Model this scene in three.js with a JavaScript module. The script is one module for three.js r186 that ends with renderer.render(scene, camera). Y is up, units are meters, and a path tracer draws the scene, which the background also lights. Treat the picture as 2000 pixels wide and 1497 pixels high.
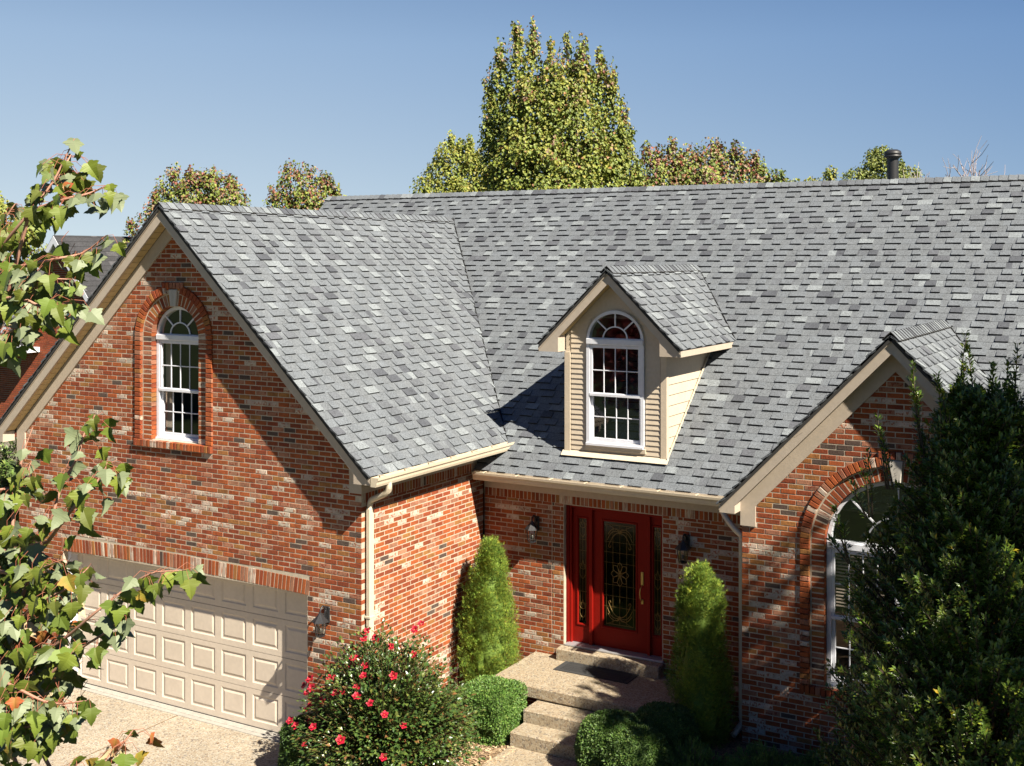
import * as THREE from 'three';
import { mergeGeometries } from 'three/addons/utils/BufferGeometryUtils.js';

// ------------------------------------------------------------------ camera, sky, sun, exposure
const scene = new THREE.Scene();
const YAW = 30.13 * Math.PI / 180, FOC = 2347;
const camera = new THREE.PerspectiveCamera(2 * Math.atan(748.5 / FOC) * 180 / Math.PI, 2000 / 1497, 0.1, 900);
camera.position.set(9.582, 6.55, 12.592);
camera.rotation.y = YAW;
camera.setViewOffset(2000, 1497, 0, 248.5, 2000, 1497);       // a lens shifted downwards, uprights stay upright
const EXPOSURE = 2.75;
const SUN = norm([1.0, 1.0, 0.35]);

const renderer = new THREE.WebGLRenderer();
renderer.toneMapping = THREE.LinearToneMapping;
renderer.toneMappingExposure = EXPOSURE;
renderer.shadowMap.enabled = true;

const sun = new THREE.DirectionalLight(new THREE.Color().setRGB(1.0, 0.92, 0.78), 5.0);
sun.position.set(SUN[0] * 60, SUN[1] * 60, SUN[2] * 60);
sun.target.position.set(0, 0, 0);
sun.castShadow = true;
sun.shadow.radius = 1;
sun.shadow.mapSize.set(4096, 4096);
Object.assign(sun.shadow.camera, { left: -40, right: 40, top: 40, bottom: -40, near: 1, far: 160 });
scene.add(sun, sun.target);

{ // clear sky: pale towards the horizon and away from the sun, deepest blue square to the sun
  const w = 1024, h = 512, d = new Float32Array(w * h * 4), lin = (r, g, b) => [r, g, b].map((x) => Math.pow(x / 255, 2.2));
  const horDeep = lin(138, 174, 206), horPale = lin(216, 232, 238), topDeep = lin(80, 121, 180), topPale = lin(106, 151, 205), zen = lin(20, 48, 106);
  const anti = Math.atan2(-SUN[2], -SUN[0]);
  for (let j = 0; j < h; j++) for (let i = 0; i < w; i++) {
    const el = ((j + 0.5) / h - 0.5) * 180, az = ((i + 0.5) / w - 0.5) * 2 * Math.PI;
    const t = Math.pow(Math.max(0, Math.abs(Math.cos(az - anti)) - 0.12) / 0.88, 1.1), e = Math.max(0, el), k = Math.exp(-e / lerp(6, 11, t)), z = 1 - Math.exp(-Math.max(0, e - 10) / 20);
    for (let c = 0; c < 3; c++) {
      const top = topDeep[c] + (topPale[c] - topDeep[c]) * t, hor = horDeep[c] + (horPale[c] - horDeep[c]) * t;
      let v = top + (hor - top) * k;
      v += (zen[c] - v) * z;
      d[(j * w + i) * 4 + c] = v / EXPOSURE;
    }
    d[(j * w + i) * 4 + 3] = 1;
  }
  const sky = new THREE.DataTexture(d, w, h, THREE.RGBAFormat, THREE.FloatType);
  sky.mapping = THREE.EquirectangularReflectionMapping;
  sky.magFilter = sky.minFilter = THREE.LinearFilter;
  sky.needsUpdate = true;
  scene.background = sky;
  scene.environment = sky;
  scene.environmentIntensity = 1;
}

// ------------------------------------------------------------------ small tools
function rngOf(s) { return () => { s |= 0; s = s + 0x6D2B79F5 | 0; let t = Math.imul(s ^ s >>> 15, 1 | s); t = t + Math.imul(t ^ t >>> 7, 61 | t) ^ t; return ((t ^ t >>> 14) >>> 0) / 4294967296; }; }
function norm(v) { const l = Math.hypot(v[0], v[1], v[2]) || 1; return [v[0] / l, v[1] / l, v[2] / l]; }
function add(a, b, s = 1) { return [a[0] + b[0] * s, a[1] + b[1] * s, a[2] + b[2] * s]; }
function sub(a, b) { return [a[0] - b[0], a[1] - b[1], a[2] - b[2]]; }
function mul(a, s) { return [a[0] * s, a[1] * s, a[2] * s]; }
function cross(a, b) { return [a[1] * b[2] - a[2] * b[1], a[2] * b[0] - a[0] * b[2], a[0] * b[1] - a[1] * b[0]]; }
function dot(a, b) { return a[0] * b[0] + a[1] * b[1] + a[2] * b[2]; }
function lerp(a, b, t) { return a + (b - a) * t; }
function mix3(a, b, t) { return [lerp(a[0], b[0], t), lerp(a[1], b[1], t), lerp(a[2], b[2], t)]; }
const clamp = (x, a = 0, b = 1) => Math.min(b, Math.max(a, x));
const smooth = (a, b, x) => { const t = clamp((x - a) / (b - a)); return t * t * (3 - 2 * t); };
const CAM = [9.582, 6.55, 12.592], FWD = [-Math.sin(YAW), 0, -Math.cos(YAW)], RGT = [Math.cos(YAW), 0, -Math.sin(YAW)];
function seenAt(p) { const v = sub(p, CAM), z = dot(v, FWD); return [1000 + FOC * dot(v, RGT) / z, 500 - FOC * v[1] / z, z]; }   // only ranks pieces by how large they show

// tiling value noise
function noise2(seed, n) {
  const r = rngOf(seed), g = new Float32Array(n * n).map(() => r());
  return (x, y) => {
    const xi = Math.floor(x), yi = Math.floor(y), fx = x - xi, fy = y - yi, sx = fx * fx * (3 - 2 * fx), sy = fy * fy * (3 - 2 * fy);
    const a = (i, j) => g[(((yi + j) % n + n) % n) * n + ((xi + i) % n + n) % n];
    return lerp(lerp(a(0, 0), a(1, 0), sx), lerp(a(0, 1), a(1, 1), sx), sy);
  };
}
function tex(w, h, fn, color = true) {
  const d = new Uint8Array(w * h * 4), enc = (x) => Math.round(255 * clamp(color ? (x <= 0.0031308 ? x * 12.92 : 1.055 * Math.pow(x, 1 / 2.4) - 0.055) : x));
  for (let y = 0; y < h; y++) for (let x = 0; x < w; x++) {
    const v = fn(x / w, y / h, x, y), o = (y * w + x) * 4;
    if (typeof v === 'number') d[o] = d[o + 1] = d[o + 2] = enc(v); else { d[o] = enc(v[0]); d[o + 1] = enc(v[1]); d[o + 2] = enc(v[2]); }
    d[o + 3] = 255;
  }
  const t = new THREE.DataTexture(d, w, h);
  t.wrapS = t.wrapT = THREE.RepeatWrapping; t.magFilter = THREE.LinearFilter; t.minFilter = THREE.LinearMipmapLinearFilter; t.generateMipmaps = true;
  if (color) t.colorSpace = THREE.SRGBColorSpace;
  t.needsUpdate = true;
  return t;
}
const WHITE = [1, 1, 1];

// collects faces with flat normals, uv in metres and a colour of their own
class GB {
  constructor() { this.p = []; this.n = []; this.u = []; this.c = []; }
  tri(a, b, c, col = WHITE, uv) {
    const n = norm(cross(sub(b, a), sub(c, a)));
    const ax = Math.abs(n[0]), ay = Math.abs(n[1]), az = Math.abs(n[2]);
    [a, b, c].forEach((q, k) => {
      this.p.push(q[0], q[1], q[2]); this.n.push(n[0], n[1], n[2]); this.c.push(col[0], col[1], col[2]);
      if (uv) this.u.push(uv[k][0], uv[k][1]);
      else if (ay >= ax && ay >= az) this.u.push(q[0], q[2]);
      else if (ax >= az) this.u.push(q[2], q[1]);
      else this.u.push(q[0], q[1]);
    });
    return this;
  }
  quad(a, b, c, d, col, uv) { this.tri(a, b, c, col, uv && [uv[0], uv[1], uv[2]]); return this.tri(a, c, d, col, uv && [uv[0], uv[2], uv[3]]); }
  // box in a frame: centre C, unit axes U V N, half sizes, chamfer b
  obox(C, U, V, N, hu, hv, hn, col = WHITE, b = 0, uvr, faces = 63) {
    const P = (i, j, k) => [C[0] + U[0] * i + V[0] * j + N[0] * k, C[1] + U[1] * i + V[1] * j + N[1] * k, C[2] + U[2] * i + V[2] * j + N[2] * k];
    const q = (a, b2, c, d) => {
      const uv = uvr && [a, b2, c, d].map((m) => [uvr[0] + (uvr[2] - uvr[0]) * (m[0] / hu * 0.5 + 0.5), uvr[1] + (uvr[3] - uvr[1]) * (m[1] / hv * 0.5 + 0.5)]);
      this.quad(P(...a), P(...b2), P(...c), P(...d), col, uv);
    };
    const u = hu - b, v = hv - b, w = hn - b;
    if (faces & 1) q([-u, -v, hn], [u, -v, hn], [u, v, hn], [-u, v, hn]);
    if (faces & 2) q([u, -v, -hn], [-u, -v, -hn], [-u, v, -hn], [u, v, -hn]);
    if (faces & 4) q([hu, -v, w], [hu, -v, -w], [hu, v, -w], [hu, v, w]);
    if (faces & 8) q([-hu, -v, -w], [-hu, -v, w], [-hu, v, w], [-hu, v, -w]);
    if (faces & 16) q([-u, hv, w], [u, hv, w], [u, hv, -w], [-u, hv, -w]);
    if (faces & 32) q([-u, -hv, -w], [u, -hv, -w], [u, -hv, w], [-u, -hv, w]);
    if (b) {
      q([u, -v, hn], [hu, -v, w], [hu, v, w], [u, v, hn]); q([-hu, -v, w], [-u, -v, hn], [-u, v, hn], [-hu, v, w]);
      q([-u, v, hn], [u, v, hn], [u, hv, w], [-u, hv, w]); q([-u, -hv, w], [u, -hv, w], [u, -v, hn], [-u, -v, hn]);
      const t = (a, b2, c) => this.tri(P(...a), P(...b2), P(...c), col, uvr && [a, b2, c].map(() => [uvr[0], uvr[1]]));
      t([u, v, hn], [hu, v, w], [u, hv, w]); t([-u, v, hn], [-u, hv, w], [-hu, v, w]); t([u, -v, hn], [u, -hv, w], [hu, -v, w]); t([-u, -v, hn], [-hu, -v, w], [-u, -hv, w]);
      if (faces & 2) {
        q([hu, -v, -w], [u, -v, -hn], [u, v, -hn], [hu, v, -w]); q([-u, -v, -hn], [-hu, -v, -w], [-hu, v, -w], [-u, v, -hn]);
        q([-u, hv, -w], [u, hv, -w], [u, v, -hn], [-u, v, -hn]); q([-u, -v, -hn], [u, -v, -hn], [u, -hv, -w], [-u, -hv, -w]);
      }
      q([u, hv, w], [hu, v, w], [hu, v, -w], [u, hv, -w]); q([-hu, v, w], [-u, hv, w], [-u, hv, -w], [-hu, v, -w]);
      q([hu, -v, w], [u, -hv, w], [u, -hv, -w], [hu, -v, -w]); q([-u, -hv, w], [-hu, -v, w], [-hu, -v, -w], [-u, -hv, -w]);
    }
    return this;
  }
  box(x0, y0, z0, x1, y1, z1, col = WHITE, b = 0) { return this.obox([(x0 + x1) / 2, (y0 + y1) / 2, (z0 + z1) / 2], [1, 0, 0], [0, 1, 0], [0, 0, 1], (x1 - x0) / 2, (y1 - y0) / 2, (z1 - z0) / 2, col, b); }
  // flat outline (2D points, counter-clockwise seen from N) pushed back by t along N; holes allowed
  plate(pts, C, U, V, N, t, col = WHITE, holes = []) {
    const P = (q, k) => [C[0] + U[0] * q[0] + V[0] * q[1] + N[0] * k, C[1] + U[1] * q[0] + V[1] * q[1] + N[1] * k, C[2] + U[2] * q[0] + V[2] * q[1] + N[2] * k];
    const v2 = (l) => l.map((q) => new THREE.Vector2(q[0], q[1]));
    if (THREE.ShapeUtils.area(v2(pts)) < 0) pts = pts.slice().reverse();
    holes = holes.map((h) => (THREE.ShapeUtils.area(v2(h)) > 0 ? h.slice().reverse() : h));
    const all = [...pts, ...holes.flat()];
    for (const f of THREE.ShapeUtils.triangulateShape(v2(pts), holes.map(v2))) {
      const [a, b, c] = f.map((i) => all[i]);
      this.tri(P(a, 0), P(b, 0), P(c, 0), col); if (t) this.tri(P(c, -t), P(b, -t), P(a, -t), col);
    }
    if (t) for (const l of [pts, ...holes]) l.forEach((a, i) => { const b = l[(i + 1) % l.length]; this.quad(P(a, -t), P(b, -t), P(b, 0), P(a, 0), col); });
    return this;
  }
  // outline swept straight from A to B; U V span the outline's plane
  sweep(pts, A, B, U, V, col = WHITE, closed = true, caps = true) {
    const P = (O, q) => [O[0] + U[0] * q[0] + V[0] * q[1], O[1] + U[1] * q[0] + V[1] * q[1], O[2] + U[2] * q[0] + V[2] * q[1]];
    pts.forEach((a, i) => { if (!closed && i === pts.length - 1) return; const b = pts[(i + 1) % pts.length]; this.quad(P(A, a), P(A, b), P(B, b), P(B, a), col); });
    if (caps && closed) for (const f of THREE.ShapeUtils.triangulateShape(pts.map((q) => new THREE.Vector2(...q)), [])) { const [a, b, c] = f.map((i) => pts[i]); this.tri(P(A, a), P(A, c), P(A, b), col); this.tri(P(B, a), P(B, b), P(B, c), col); }
    return this;
  }
  build(soft) {
    const g = new THREE.BufferGeometry();
    g.setAttribute('position', new THREE.BufferAttribute(new Float32Array(this.p), 3));
    g.setAttribute('normal', new THREE.BufferAttribute(new Float32Array(this.n), 3));
    g.setAttribute('uv', new THREE.BufferAttribute(new Float32Array(this.u), 2));
    g.setAttribute('color', new THREE.BufferAttribute(new Float32Array(this.c), 3));
    return g;
  }
}
// a round tube along points with radii, smooth normals
function tubeGeo(list) {   // list of [points, radii, sides, colour]
  const p = [], n = [], u = [], c = [], idx = [];
  for (const [pts, rad, sides, col = WHITE, round = true] of list) {
    const base = p.length / 3, L = pts.length;
    let up = null;
    for (let i = 0; i < L; i++) {
      const t = norm(sub(pts[Math.min(i + 1, L - 1)], pts[Math.max(i - 1, 0)]));
      if (!up) up = Math.abs(t[1]) < 0.9 ? norm(cross(t, [0, 1, 0])) : norm(cross(t, [1, 0, 0]));
      up = norm(sub(up, mul(t, dot(up, t))));
      const side = cross(t, up), r = Array.isArray(rad) ? rad[i] : rad;
      for (let k = 0; k <= sides; k++) {
        const a = k / sides * 2 * Math.PI, d = add(mul(up, Math.cos(a)), side, Math.sin(a));
        p.push(...add(pts[i], d, r)); n.push(...d); u.push(k / sides, i * 0.2); c.push(...col);
        if (i < L - 1 && k < sides) { const s = base + i * (sides + 1) + k; idx.push(s, s + 1, s + sides + 1, s + 1, s + sides + 2, s + sides + 1); }
      }
    }
  }
  const g = new THREE.BufferGeometry();
  g.setAttribute('position', new THREE.BufferAttribute(new Float32Array(p), 3)); g.setAttribute('normal', new THREE.BufferAttribute(new Float32Array(n), 3));
  g.setAttribute('uv', new THREE.BufferAttribute(new Float32Array(u), 2)); g.setAttribute('color', new THREE.BufferAttribute(new Float32Array(c), 3));
  g.setIndex(idx);
  return g;
}
const used = {};
function numbered(n) { const k = used[n] = (used[n] ?? -1) + 1; return k ? n + '_' + String(k).padStart(3, '0') : n; }
function tag(o, label, category, group, kind) { o.userData.label = label; if (category) o.userData.category = category; if (group) o.userData.group = group; if (kind) o.userData.kind = kind; return o; }
function thing(name, label, category, pos = [0, 0, 0], group) { const o = new THREE.Group(); o.name = numbered(name); o.position.set(...pos); scene.add(o); return tag(o, label, category, group); }
function part(name, geo, mat, parent, kind) {
  const g = geo instanceof GB ? geo.build() : geo, m = new THREE.Mesh(g, mat);
  m.name = name; m.castShadow = m.receiveShadow = true; parent.add(m);
  if (kind) m.userData.kind = kind;
  return m;
}
function solo(name, geo, mat, label, category, group, kind) { return tag(part(numbered(name), geo, mat, scene), label, category, group, kind); }
function structure(name, geo, mat) { const m = part(numbered(name), geo, mat, scene, 'structure'); return m; }
const X = [1, 0, 0], Y = [0, 1, 0], Z = [0, 0, 1];

// ------------------------------------------------------------------ materials
const nA = noise2(11, 64), nB = noise2(12, 64), nC = noise2(13, 64), nD = noise2(14, 128);
const S = (o) => new THREE.MeshStandardMaterial({ vertexColors: true, roughness: 0.85, ...o });
const PM = (o) => new THREE.MeshPhysicalMaterial({ vertexColors: true, roughness: 0.85, ...o });

// brick faces: 4 x 12 different bricks; the last three rows are limewashed with the clay showing through
function brickPixel(u, v, bump) {
  const cx = Math.floor(u * 4), cy = Math.floor(v * 12), fx = u * 4 - cx, fy = v * 12 - cy, id = cy * 4 + cx;
  const streak = nA(fx * 22 + id * 5.3, fy * 2.2 + id * 3.1), fine = nD(u * 512 / 4, v * 170), cut = nB(fx * 34 + id * 9.1, fy * 2.6 + id * 1.7), blot = nC(fx * 7 + id * 2.7, fy * 4 + id * 6.1), big = nC(fx * 2.4 + id * 3.9, fy * 1.6 + id);
  const gouge = smooth(0.78, 0.95, cut) * smooth(0.35, 0.7, blot), edge = Math.min(fx * 3, (1 - fx) * 3, fy, 1 - fy), worn = smooth(0.11, 0.0, edge + 0.10 * (blot - 0.5));
  if (bump) return clamp(0.62 + 0.22 * (streak - 0.5) + 0.16 * (fine - 0.5) - 0.55 * gouge - 0.3 * worn + 0.15 * (blot - 0.5));
  const k = clamp(0.84 + 0.26 * (streak - 0.5) + 0.2 * (fine - 0.5) + 0.3 * (big - 0.5) + 0.2 * (blot - 0.5), 0, 1) * (1 - 0.55 * gouge);
  if (cy >= 9) { const bare = smooth(0.52, 0.72, blot * 0.6 + streak * 0.4 + 0.3 * worn); return [k * lerp(1, 0.62, bare), k * lerp(1, 0.30, bare), k * lerp(1, 0.2, bare)]; }
  return [k, k * (0.94 + 0.1 * big), k * (0.9 + 0.14 * big)];
}
const brickMap = tex(1024, 1024, (u, v) => brickPixel(u, v, false));
const brickBump = tex(1024, 1024, (u, v) => brickPixel(u, v, true), false);
const M = {};
M.brick = S({ map: brickMap, bumpMap: brickBump, bumpScale: 0.0045, roughness: 0.9 });
const grain = (seed, lo, hi, f1 = 40, f2 = 11) => { const a = noise2(seed, 128), b = noise2(seed + 1, 64); return (u, v) => lerp(lo, hi, clamp(0.5 + 0.9 * (a(u * f1 * 2, v * f1 * 2) - 0.5) + 0.6 * (b(u * f2, v * f2) - 0.5))); };
function rep(t, s) { const c = t.clone(); c.repeat.set(s, s); c.needsUpdate = true; return c; }
const mortarT = tex(256, 256, grain(21, 0.7, 1, 64, 16));
M.mortar = S({ map: rep(mortarT, 2), bumpMap: rep(mortarT, 2), bumpScale: 0.003, color: new THREE.Color().setRGB(0.47, 0.40, 0.305), roughness: 0.95 });
const granT = tex(512, 512, (() => { const a = noise2(31, 128), b = noise2(32, 64), c = noise2(33, 32); return (u, v) => clamp(0.76 + 0.62 * (a(u * 128, v * 128) - 0.5) + 0.34 * (b(u * 64, v * 64) - 0.5) + 0.12 * (c(u * 6, v * 6) - 0.5)); })());
M.shingle = S({ map: rep(granT, 1.3), bumpMap: rep(granT, 1.3), bumpScale: 0.002, roughness: 0.95 });
const paintT = tex(256, 256, grain(41, 0.9, 1, 20, 5)), paintB = tex(256, 256, grain(43, 0.3, 0.7, 64, 24), false);
const paint = (r, g, b, o = {}) => S({ map: rep(paintT, 0.7), bumpMap: rep(paintB, 2), bumpScale: 0.0012, color: new THREE.Color().setRGB(r, g, b), roughness: 0.5, ...o });
M.trim = paint(0.42, 0.355, 0.285);
M.soffit = paint(0.46, 0.34, 0.16);
M.siding = paint(0.50, 0.42, 0.32, { roughness: 0.55 });
M.gutter = paint(0.57, 0.49, 0.37, { roughness: 0.32 });
M.white = paint(0.62, 0.63, 0.68, { roughness: 0.35 });
M.garage = paint(0.57, 0.49, 0.40, { roughness: 0.5 });
M.red = PM({ map: rep(paintT, 0.7), bumpMap: rep(paintB, 2), bumpScale: 0.0012, color: new THREE.Color().setRGB(0.185, 0.006, 0.003), roughness: 0.5, specularIntensity: 0.25 });
M.black = paint(0.02, 0.02, 0.022, { roughness: 0.4 });
M.deck = S({ color: new THREE.Color().setRGB(0.03, 0.028, 0.026), roughness: 0.9 });
M.lime = S({ map: rep(mortarT, 1.5), bumpMap: rep(mortarT, 1.5), bumpScale: 0.003, color: new THREE.Color().setRGB(0.46, 0.43, 0.38), roughness: 0.9 });
M.brass = S({ color: new THREE.Color().setRGB(0.55, 0.40, 0.16), metalness: 1, roughness: 0.35 });
M.came = S({ color: new THREE.Color().setRGB(0.22, 0.145, 0.05), metalness: 0.7, roughness: 0.45 });
M.metal = S({ color: new THREE.Color().setRGB(0.45, 0.46, 0.48), metalness: 0.6, roughness: 0.45 });
M.glass = PM({ color: new THREE.Color().setRGB(0.86, 0.88, 0.88), transmission: 1, thickness: 0, roughness: 0.02, ior: 1.65, specularIntensity: 1 });
M.leaded = PM({ color: new THREE.Color().setRGB(0.5, 0.5, 0.36), transmission: 1, thickness: 0, roughness: 0.10, ior: 1.4 });
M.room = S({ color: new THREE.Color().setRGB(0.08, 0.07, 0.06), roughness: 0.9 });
M.curtain = S({ color: new THREE.Color().setRGB(0.45, 0.36, 0.30), roughness: 0.9 });

// ------------------------------------------------------------------ the house
const house = thing('brick_house', 'red brick house with grey shingle roofs, cream garage door and red front door', 'house', [0, 0, 0]);
const rB = rngOf(501);
const pieces = [];                           // bricks and shingles, ranked later by how large they show
function hexBrick(gb, q, N, depth, col, cell, ch) {   // q: four front corners, counter-clockwise
  const c = mul(add(add(q[0], q[1]), add(q[2], q[3])), 0.25), ins = q.map((p, i) => { const a = norm(sub(q[(i + 1) % 4], p)), b = norm(sub(q[(i + 3) % 4], p)); return add(add(p, a, ch), b, ch); });
  const low = q.map((p) => add(p, N, -ch)), back = q.map((p) => add(p, N, -depth));
  const u0 = (cell % 4) / 4 + 0.012, v0 = Math.floor(cell / 4) / 12 + 0.006, du = 0.25 - 0.024, dv = 1 / 12 - 0.012;
  const uv = [[u0, v0], [u0 + du, v0], [u0 + du, v0 + dv], [u0, v0 + dv]], uvi = [[u0 + du * 0.04, v0 + dv * 0.1], [u0 + du * 0.96, v0 + dv * 0.1], [u0 + du * 0.96, v0 + dv * 0.9], [u0 + du * 0.04, v0 + dv * 0.9]];
  gb.quad(ins[0], ins[1], ins[2], ins[3], col, uvi);
  for (let i = 0; i < 4; i++) {
    const j = (i + 1) % 4;
    gb.quad(low[i], low[j], ins[j], ins[i], col, [uv[i], uv[j], uvi[j], uvi[i]]);
    gb.quad(back[i], back[j], low[j], low[i], col, i % 2 ? [uv[0], uv[1], uv[2], uv[3]] : [uv[0], uv[1], uvi[1], uvi[0]]);
  }
}
const BR = [[[0.295, 0.068, 0.014], 36], [[0.225, 0.044, 0.011], 25], [[0.290, 0.118, 0.030], 9], [[0.320, 0.138, 0.078], 16], [[0.082, 0.052, 0.040], 4.5], [[0.50, 0.405, 0.325], 11]];
const patchN = noise2(77, 64);
let lastPale = false;
function brickTone(x, y, plain) {
  const bias = patchN(x * 0.9 + 20, y * 2.6 + 7);
  let w = BR.map((b) => b[1]); w[5] *= lastPale ? 4.6 : 0.30 + 1.5 * smooth(0.45, 0.8, bias); w[4] *= 0.4 + 1.4 * smooth(0.5, 0.8, 1 - bias);
  if (plain) { w[4] *= 0.35; w[5] *= 0.55; }
  let r = rB() * w.reduce((a, b) => a + b, 0), k = 0; while (k < 5 && (r -= w[k]) > 0) k++;
  lastPale = k === 5;
  const j = 0.86 + 0.28 * rB(), h = 0.94 + 0.12 * rB(), c = BR[k][0];
  return { col: [c[0] * j, c[1] * j * h, c[2] * j * h], cell: k === 5 || (k === 3 && rB() < 0.5) ? 36 + Math.floor(rB() * 12) : Math.floor(rB() * 36) };
}
function pieceArea(q) { let a = 0; const s = q.map(seenAt); s.forEach((p, i) => { const n = s[(i + 1) % s.length]; a += p[0] * n[1] - n[0] * p[1]; }); const mx = (s[0][0] + s[2][0]) / 2, my = (s[0][1] + s[2][1]) / 2; return mx < 15 || mx > 1985 || my < 10 || my > 1480 || s[0][2] < 1 ? -1 : Math.abs(a) / 2; }
function laidBrick(parent, q, N, depth, tone, ch = 0.005, hidden = false) {
  const out = (rB() - 0.5) * 0.003; q = q.map((p) => add(p, N, out + (rB() - 0.5) * 0.0012));
  pieces.push({ kind: 'brick', parent, area: hidden ? -1 : pieceArea(q), emit: (gb) => hexBrick(gb, q, N, depth, tone.col, tone.cell, ch) });
}
const BH = 0.0677, BL = 0.2032, J = 0.0095;
// running bond on a wall: O origin, U along, N outward; spans(yc, k) lists where bricks lie in that course
function brickWall(parent, O, U, N, y0, y1, spans, { depth = 0.02, skew = 0, hide } = {}) {
  let k = 0;
  for (let y = y0; y < y1 - 0.01; y += BH, k++) {
    const yt = Math.min(y + BH - J, y1), yc = y + BH / 2;
    lastPale = false;
    for (const [a, b] of spans(yc, k)) {
      let s = Math.floor(a / BL) * BL + (k % 2 ? BL / 2 : 0) + skew; while (s > a) s -= BL;
      for (; s < b; s += BL) {
        const j = (rB() - 0.5) * 0.006, l = Math.max(a, s + (s > a ? J / 2 + j * 0 : 0)), r = Math.min(b, s + BL - J / 2);
        if (r - l < 0.018) continue;
        const tl = (rB() - 0.5) * 0.0025, P = (u, v) => [O[0] + U[0] * u, v, O[2] + U[2] * u];
        const tone = brickTone(O[0] + U[0] * l + U[2] * 3 + O[2], yc), q = [P(l + tl, y + J / 2), P(r + tl, y + J / 2 + tl * 0.5), P(r - tl, yt + J / 2 + tl * 0.5), P(l - tl, yt + J / 2)];
        laidBrick(parent, q, N, l <= a + 0.001 || r >= b - 0.001 ? 0.09 : depth, tone, 0.0045, hide && hide(q[0]));
      }
    }
  }
}
// upright bricks side by side
function soldiers(parent, O, U, N, u0, u1, yb, yt, { depth = 0.02, lean = 0, step = BH, proud = 0, hide } = {}) {
  const n = Math.round((u1 - u0) / step), s = (u1 - u0) / n, B = typeof yb === 'function' ? yb : () => yb, T = typeof yt === 'function' ? yt : () => yt;
  lastPale = false;
  for (let i = 0; i < n; i++) {
    const a = u0 + i * s + J / 2, b = u0 + (i + 1) * s - J / 2, c = (u0 + u1) / 2, sk = (u) => (u - c) * lean;
    const P = (u, v, up) => add([O[0] + U[0] * (u + (up ? sk(u) : 0)), v, O[2] + U[2] * (u + (up ? sk(u) : 0))], N, proud);
    laidBrick(parent, [P(a, B(a)), P(b, B(b)), P(b, T(b), 1), P(a, T(a), 1)], N, depth, brickTone(O[0] + u0 + i * 0.4, T(a), proud > 0.02), 0.005, hide);
  }
}
const minus = (list, [c, d]) => list.flatMap(([a, b]) => (d <= a || c >= b ? [[a, b]] : [[a, Math.min(b, c)], [Math.max(a, d), b]].filter(([p, q]) => q - p > 0.02)));
function arcPts(cx, cy, r, n, a0 = 0, a1 = Math.PI) { return Array.from({ length: n + 1 }, (_, i) => { const a = lerp(a0, a1, i / n); return [cx + r * Math.cos(a), cy + r * Math.sin(a)]; }); }
const doorway = (cx, half, y0, ys, n = 24) => [[cx - half, y0], [cx + half, y0], ...arcPts(cx, ys, half, n)];

// main measurements
const XM = -3.40, XE = 0.335, XWL = -7.135, YE = 3.74, YA = 7.30, KG = (YA - YE) / (XE - XM), ZF = 0.25, GL = -6.80;
const KM = 0.8385, mainY = (z) => 1.0565 - KM * z, mainZ = (y) => (1.0565 - y) / KM, YR = 7.828, ZR = mainZ(YR), ME = 3.35, MZ = mainZ(ME), ML = -7.05, MR = 13;
const WX = 6.31, WH = 2.165, WYA = 5.625, KW = 1.032, WYE = WYA - KW * WH, WZF = -2.05, WZ = -2.30, WL = 4.37, WR = 8.25;
const DX = 2.18, DH = 1.13, DYA = 6.385, DYE = 5.27, KD = (DYA - DYE) / DH, DZF = -2.87, DZ = -3.11, DW = 0.80;
const ZE = -3.061;

// ---- brickwork of the garage front
const gFront = part('garage_wall', new GB().plate([[GL + 0.01, -0.35], [-5.76, -0.35], [-5.76, 2.0], [-0.915, 2.0], [-0.915, -0.35], [-0.01, -0.35], [-0.01, 3.7], [XM, 7.2], [GL + 0.01, 3.7]], [0, 0, -0.0032], X, Y, Z, 0.12, WHITE, [doorway(XM, 0.66, 3.80, 5.36)]), M.mortar, house);
{
  const spans = (y, k) => {
    const lim = y > 3.6 ? (YA - 0.12 - y) / KG : 99;
    let l = [[Math.max(GL, XM - lim), Math.min(k % 2 ? -0.102 : 0, XM + lim)]];
    if (y > 3.55) l = [[l[0][0], Math.min(l[0][1], XM + lim)]];
    if (y < 2.0) l = minus(l, [-5.77, -0.905]); else if (y < 2.235) l = minus(l, [-5.80, -0.872]);
    if (y > 3.76 && y < 6.06) { const h = y < 5.36 ? 0.70 : Math.sqrt(Math.max(0, 0.49 - (y - 5.36) ** 2)); if (h > 0.02) l = minus(l, [XM - h, XM + h]); }
    return l.filter(([a, b]) => b > a + 0.03);
  };
  brickWall(gFront, [0, 0, 0], X, Z, -0.12, 7.0, spans);
  const bow = (x) => 1.985 + 0.045 * (1 - ((x + 3.34) / 2.43) ** 2);
  soldiers(gFront, [0, 0, 0], X, Z, -5.79, -0.885, bow, (x) => bow(x) + 0.205, { depth: 0.11, lean: 0.012, proud: 0.0008 });
}
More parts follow.
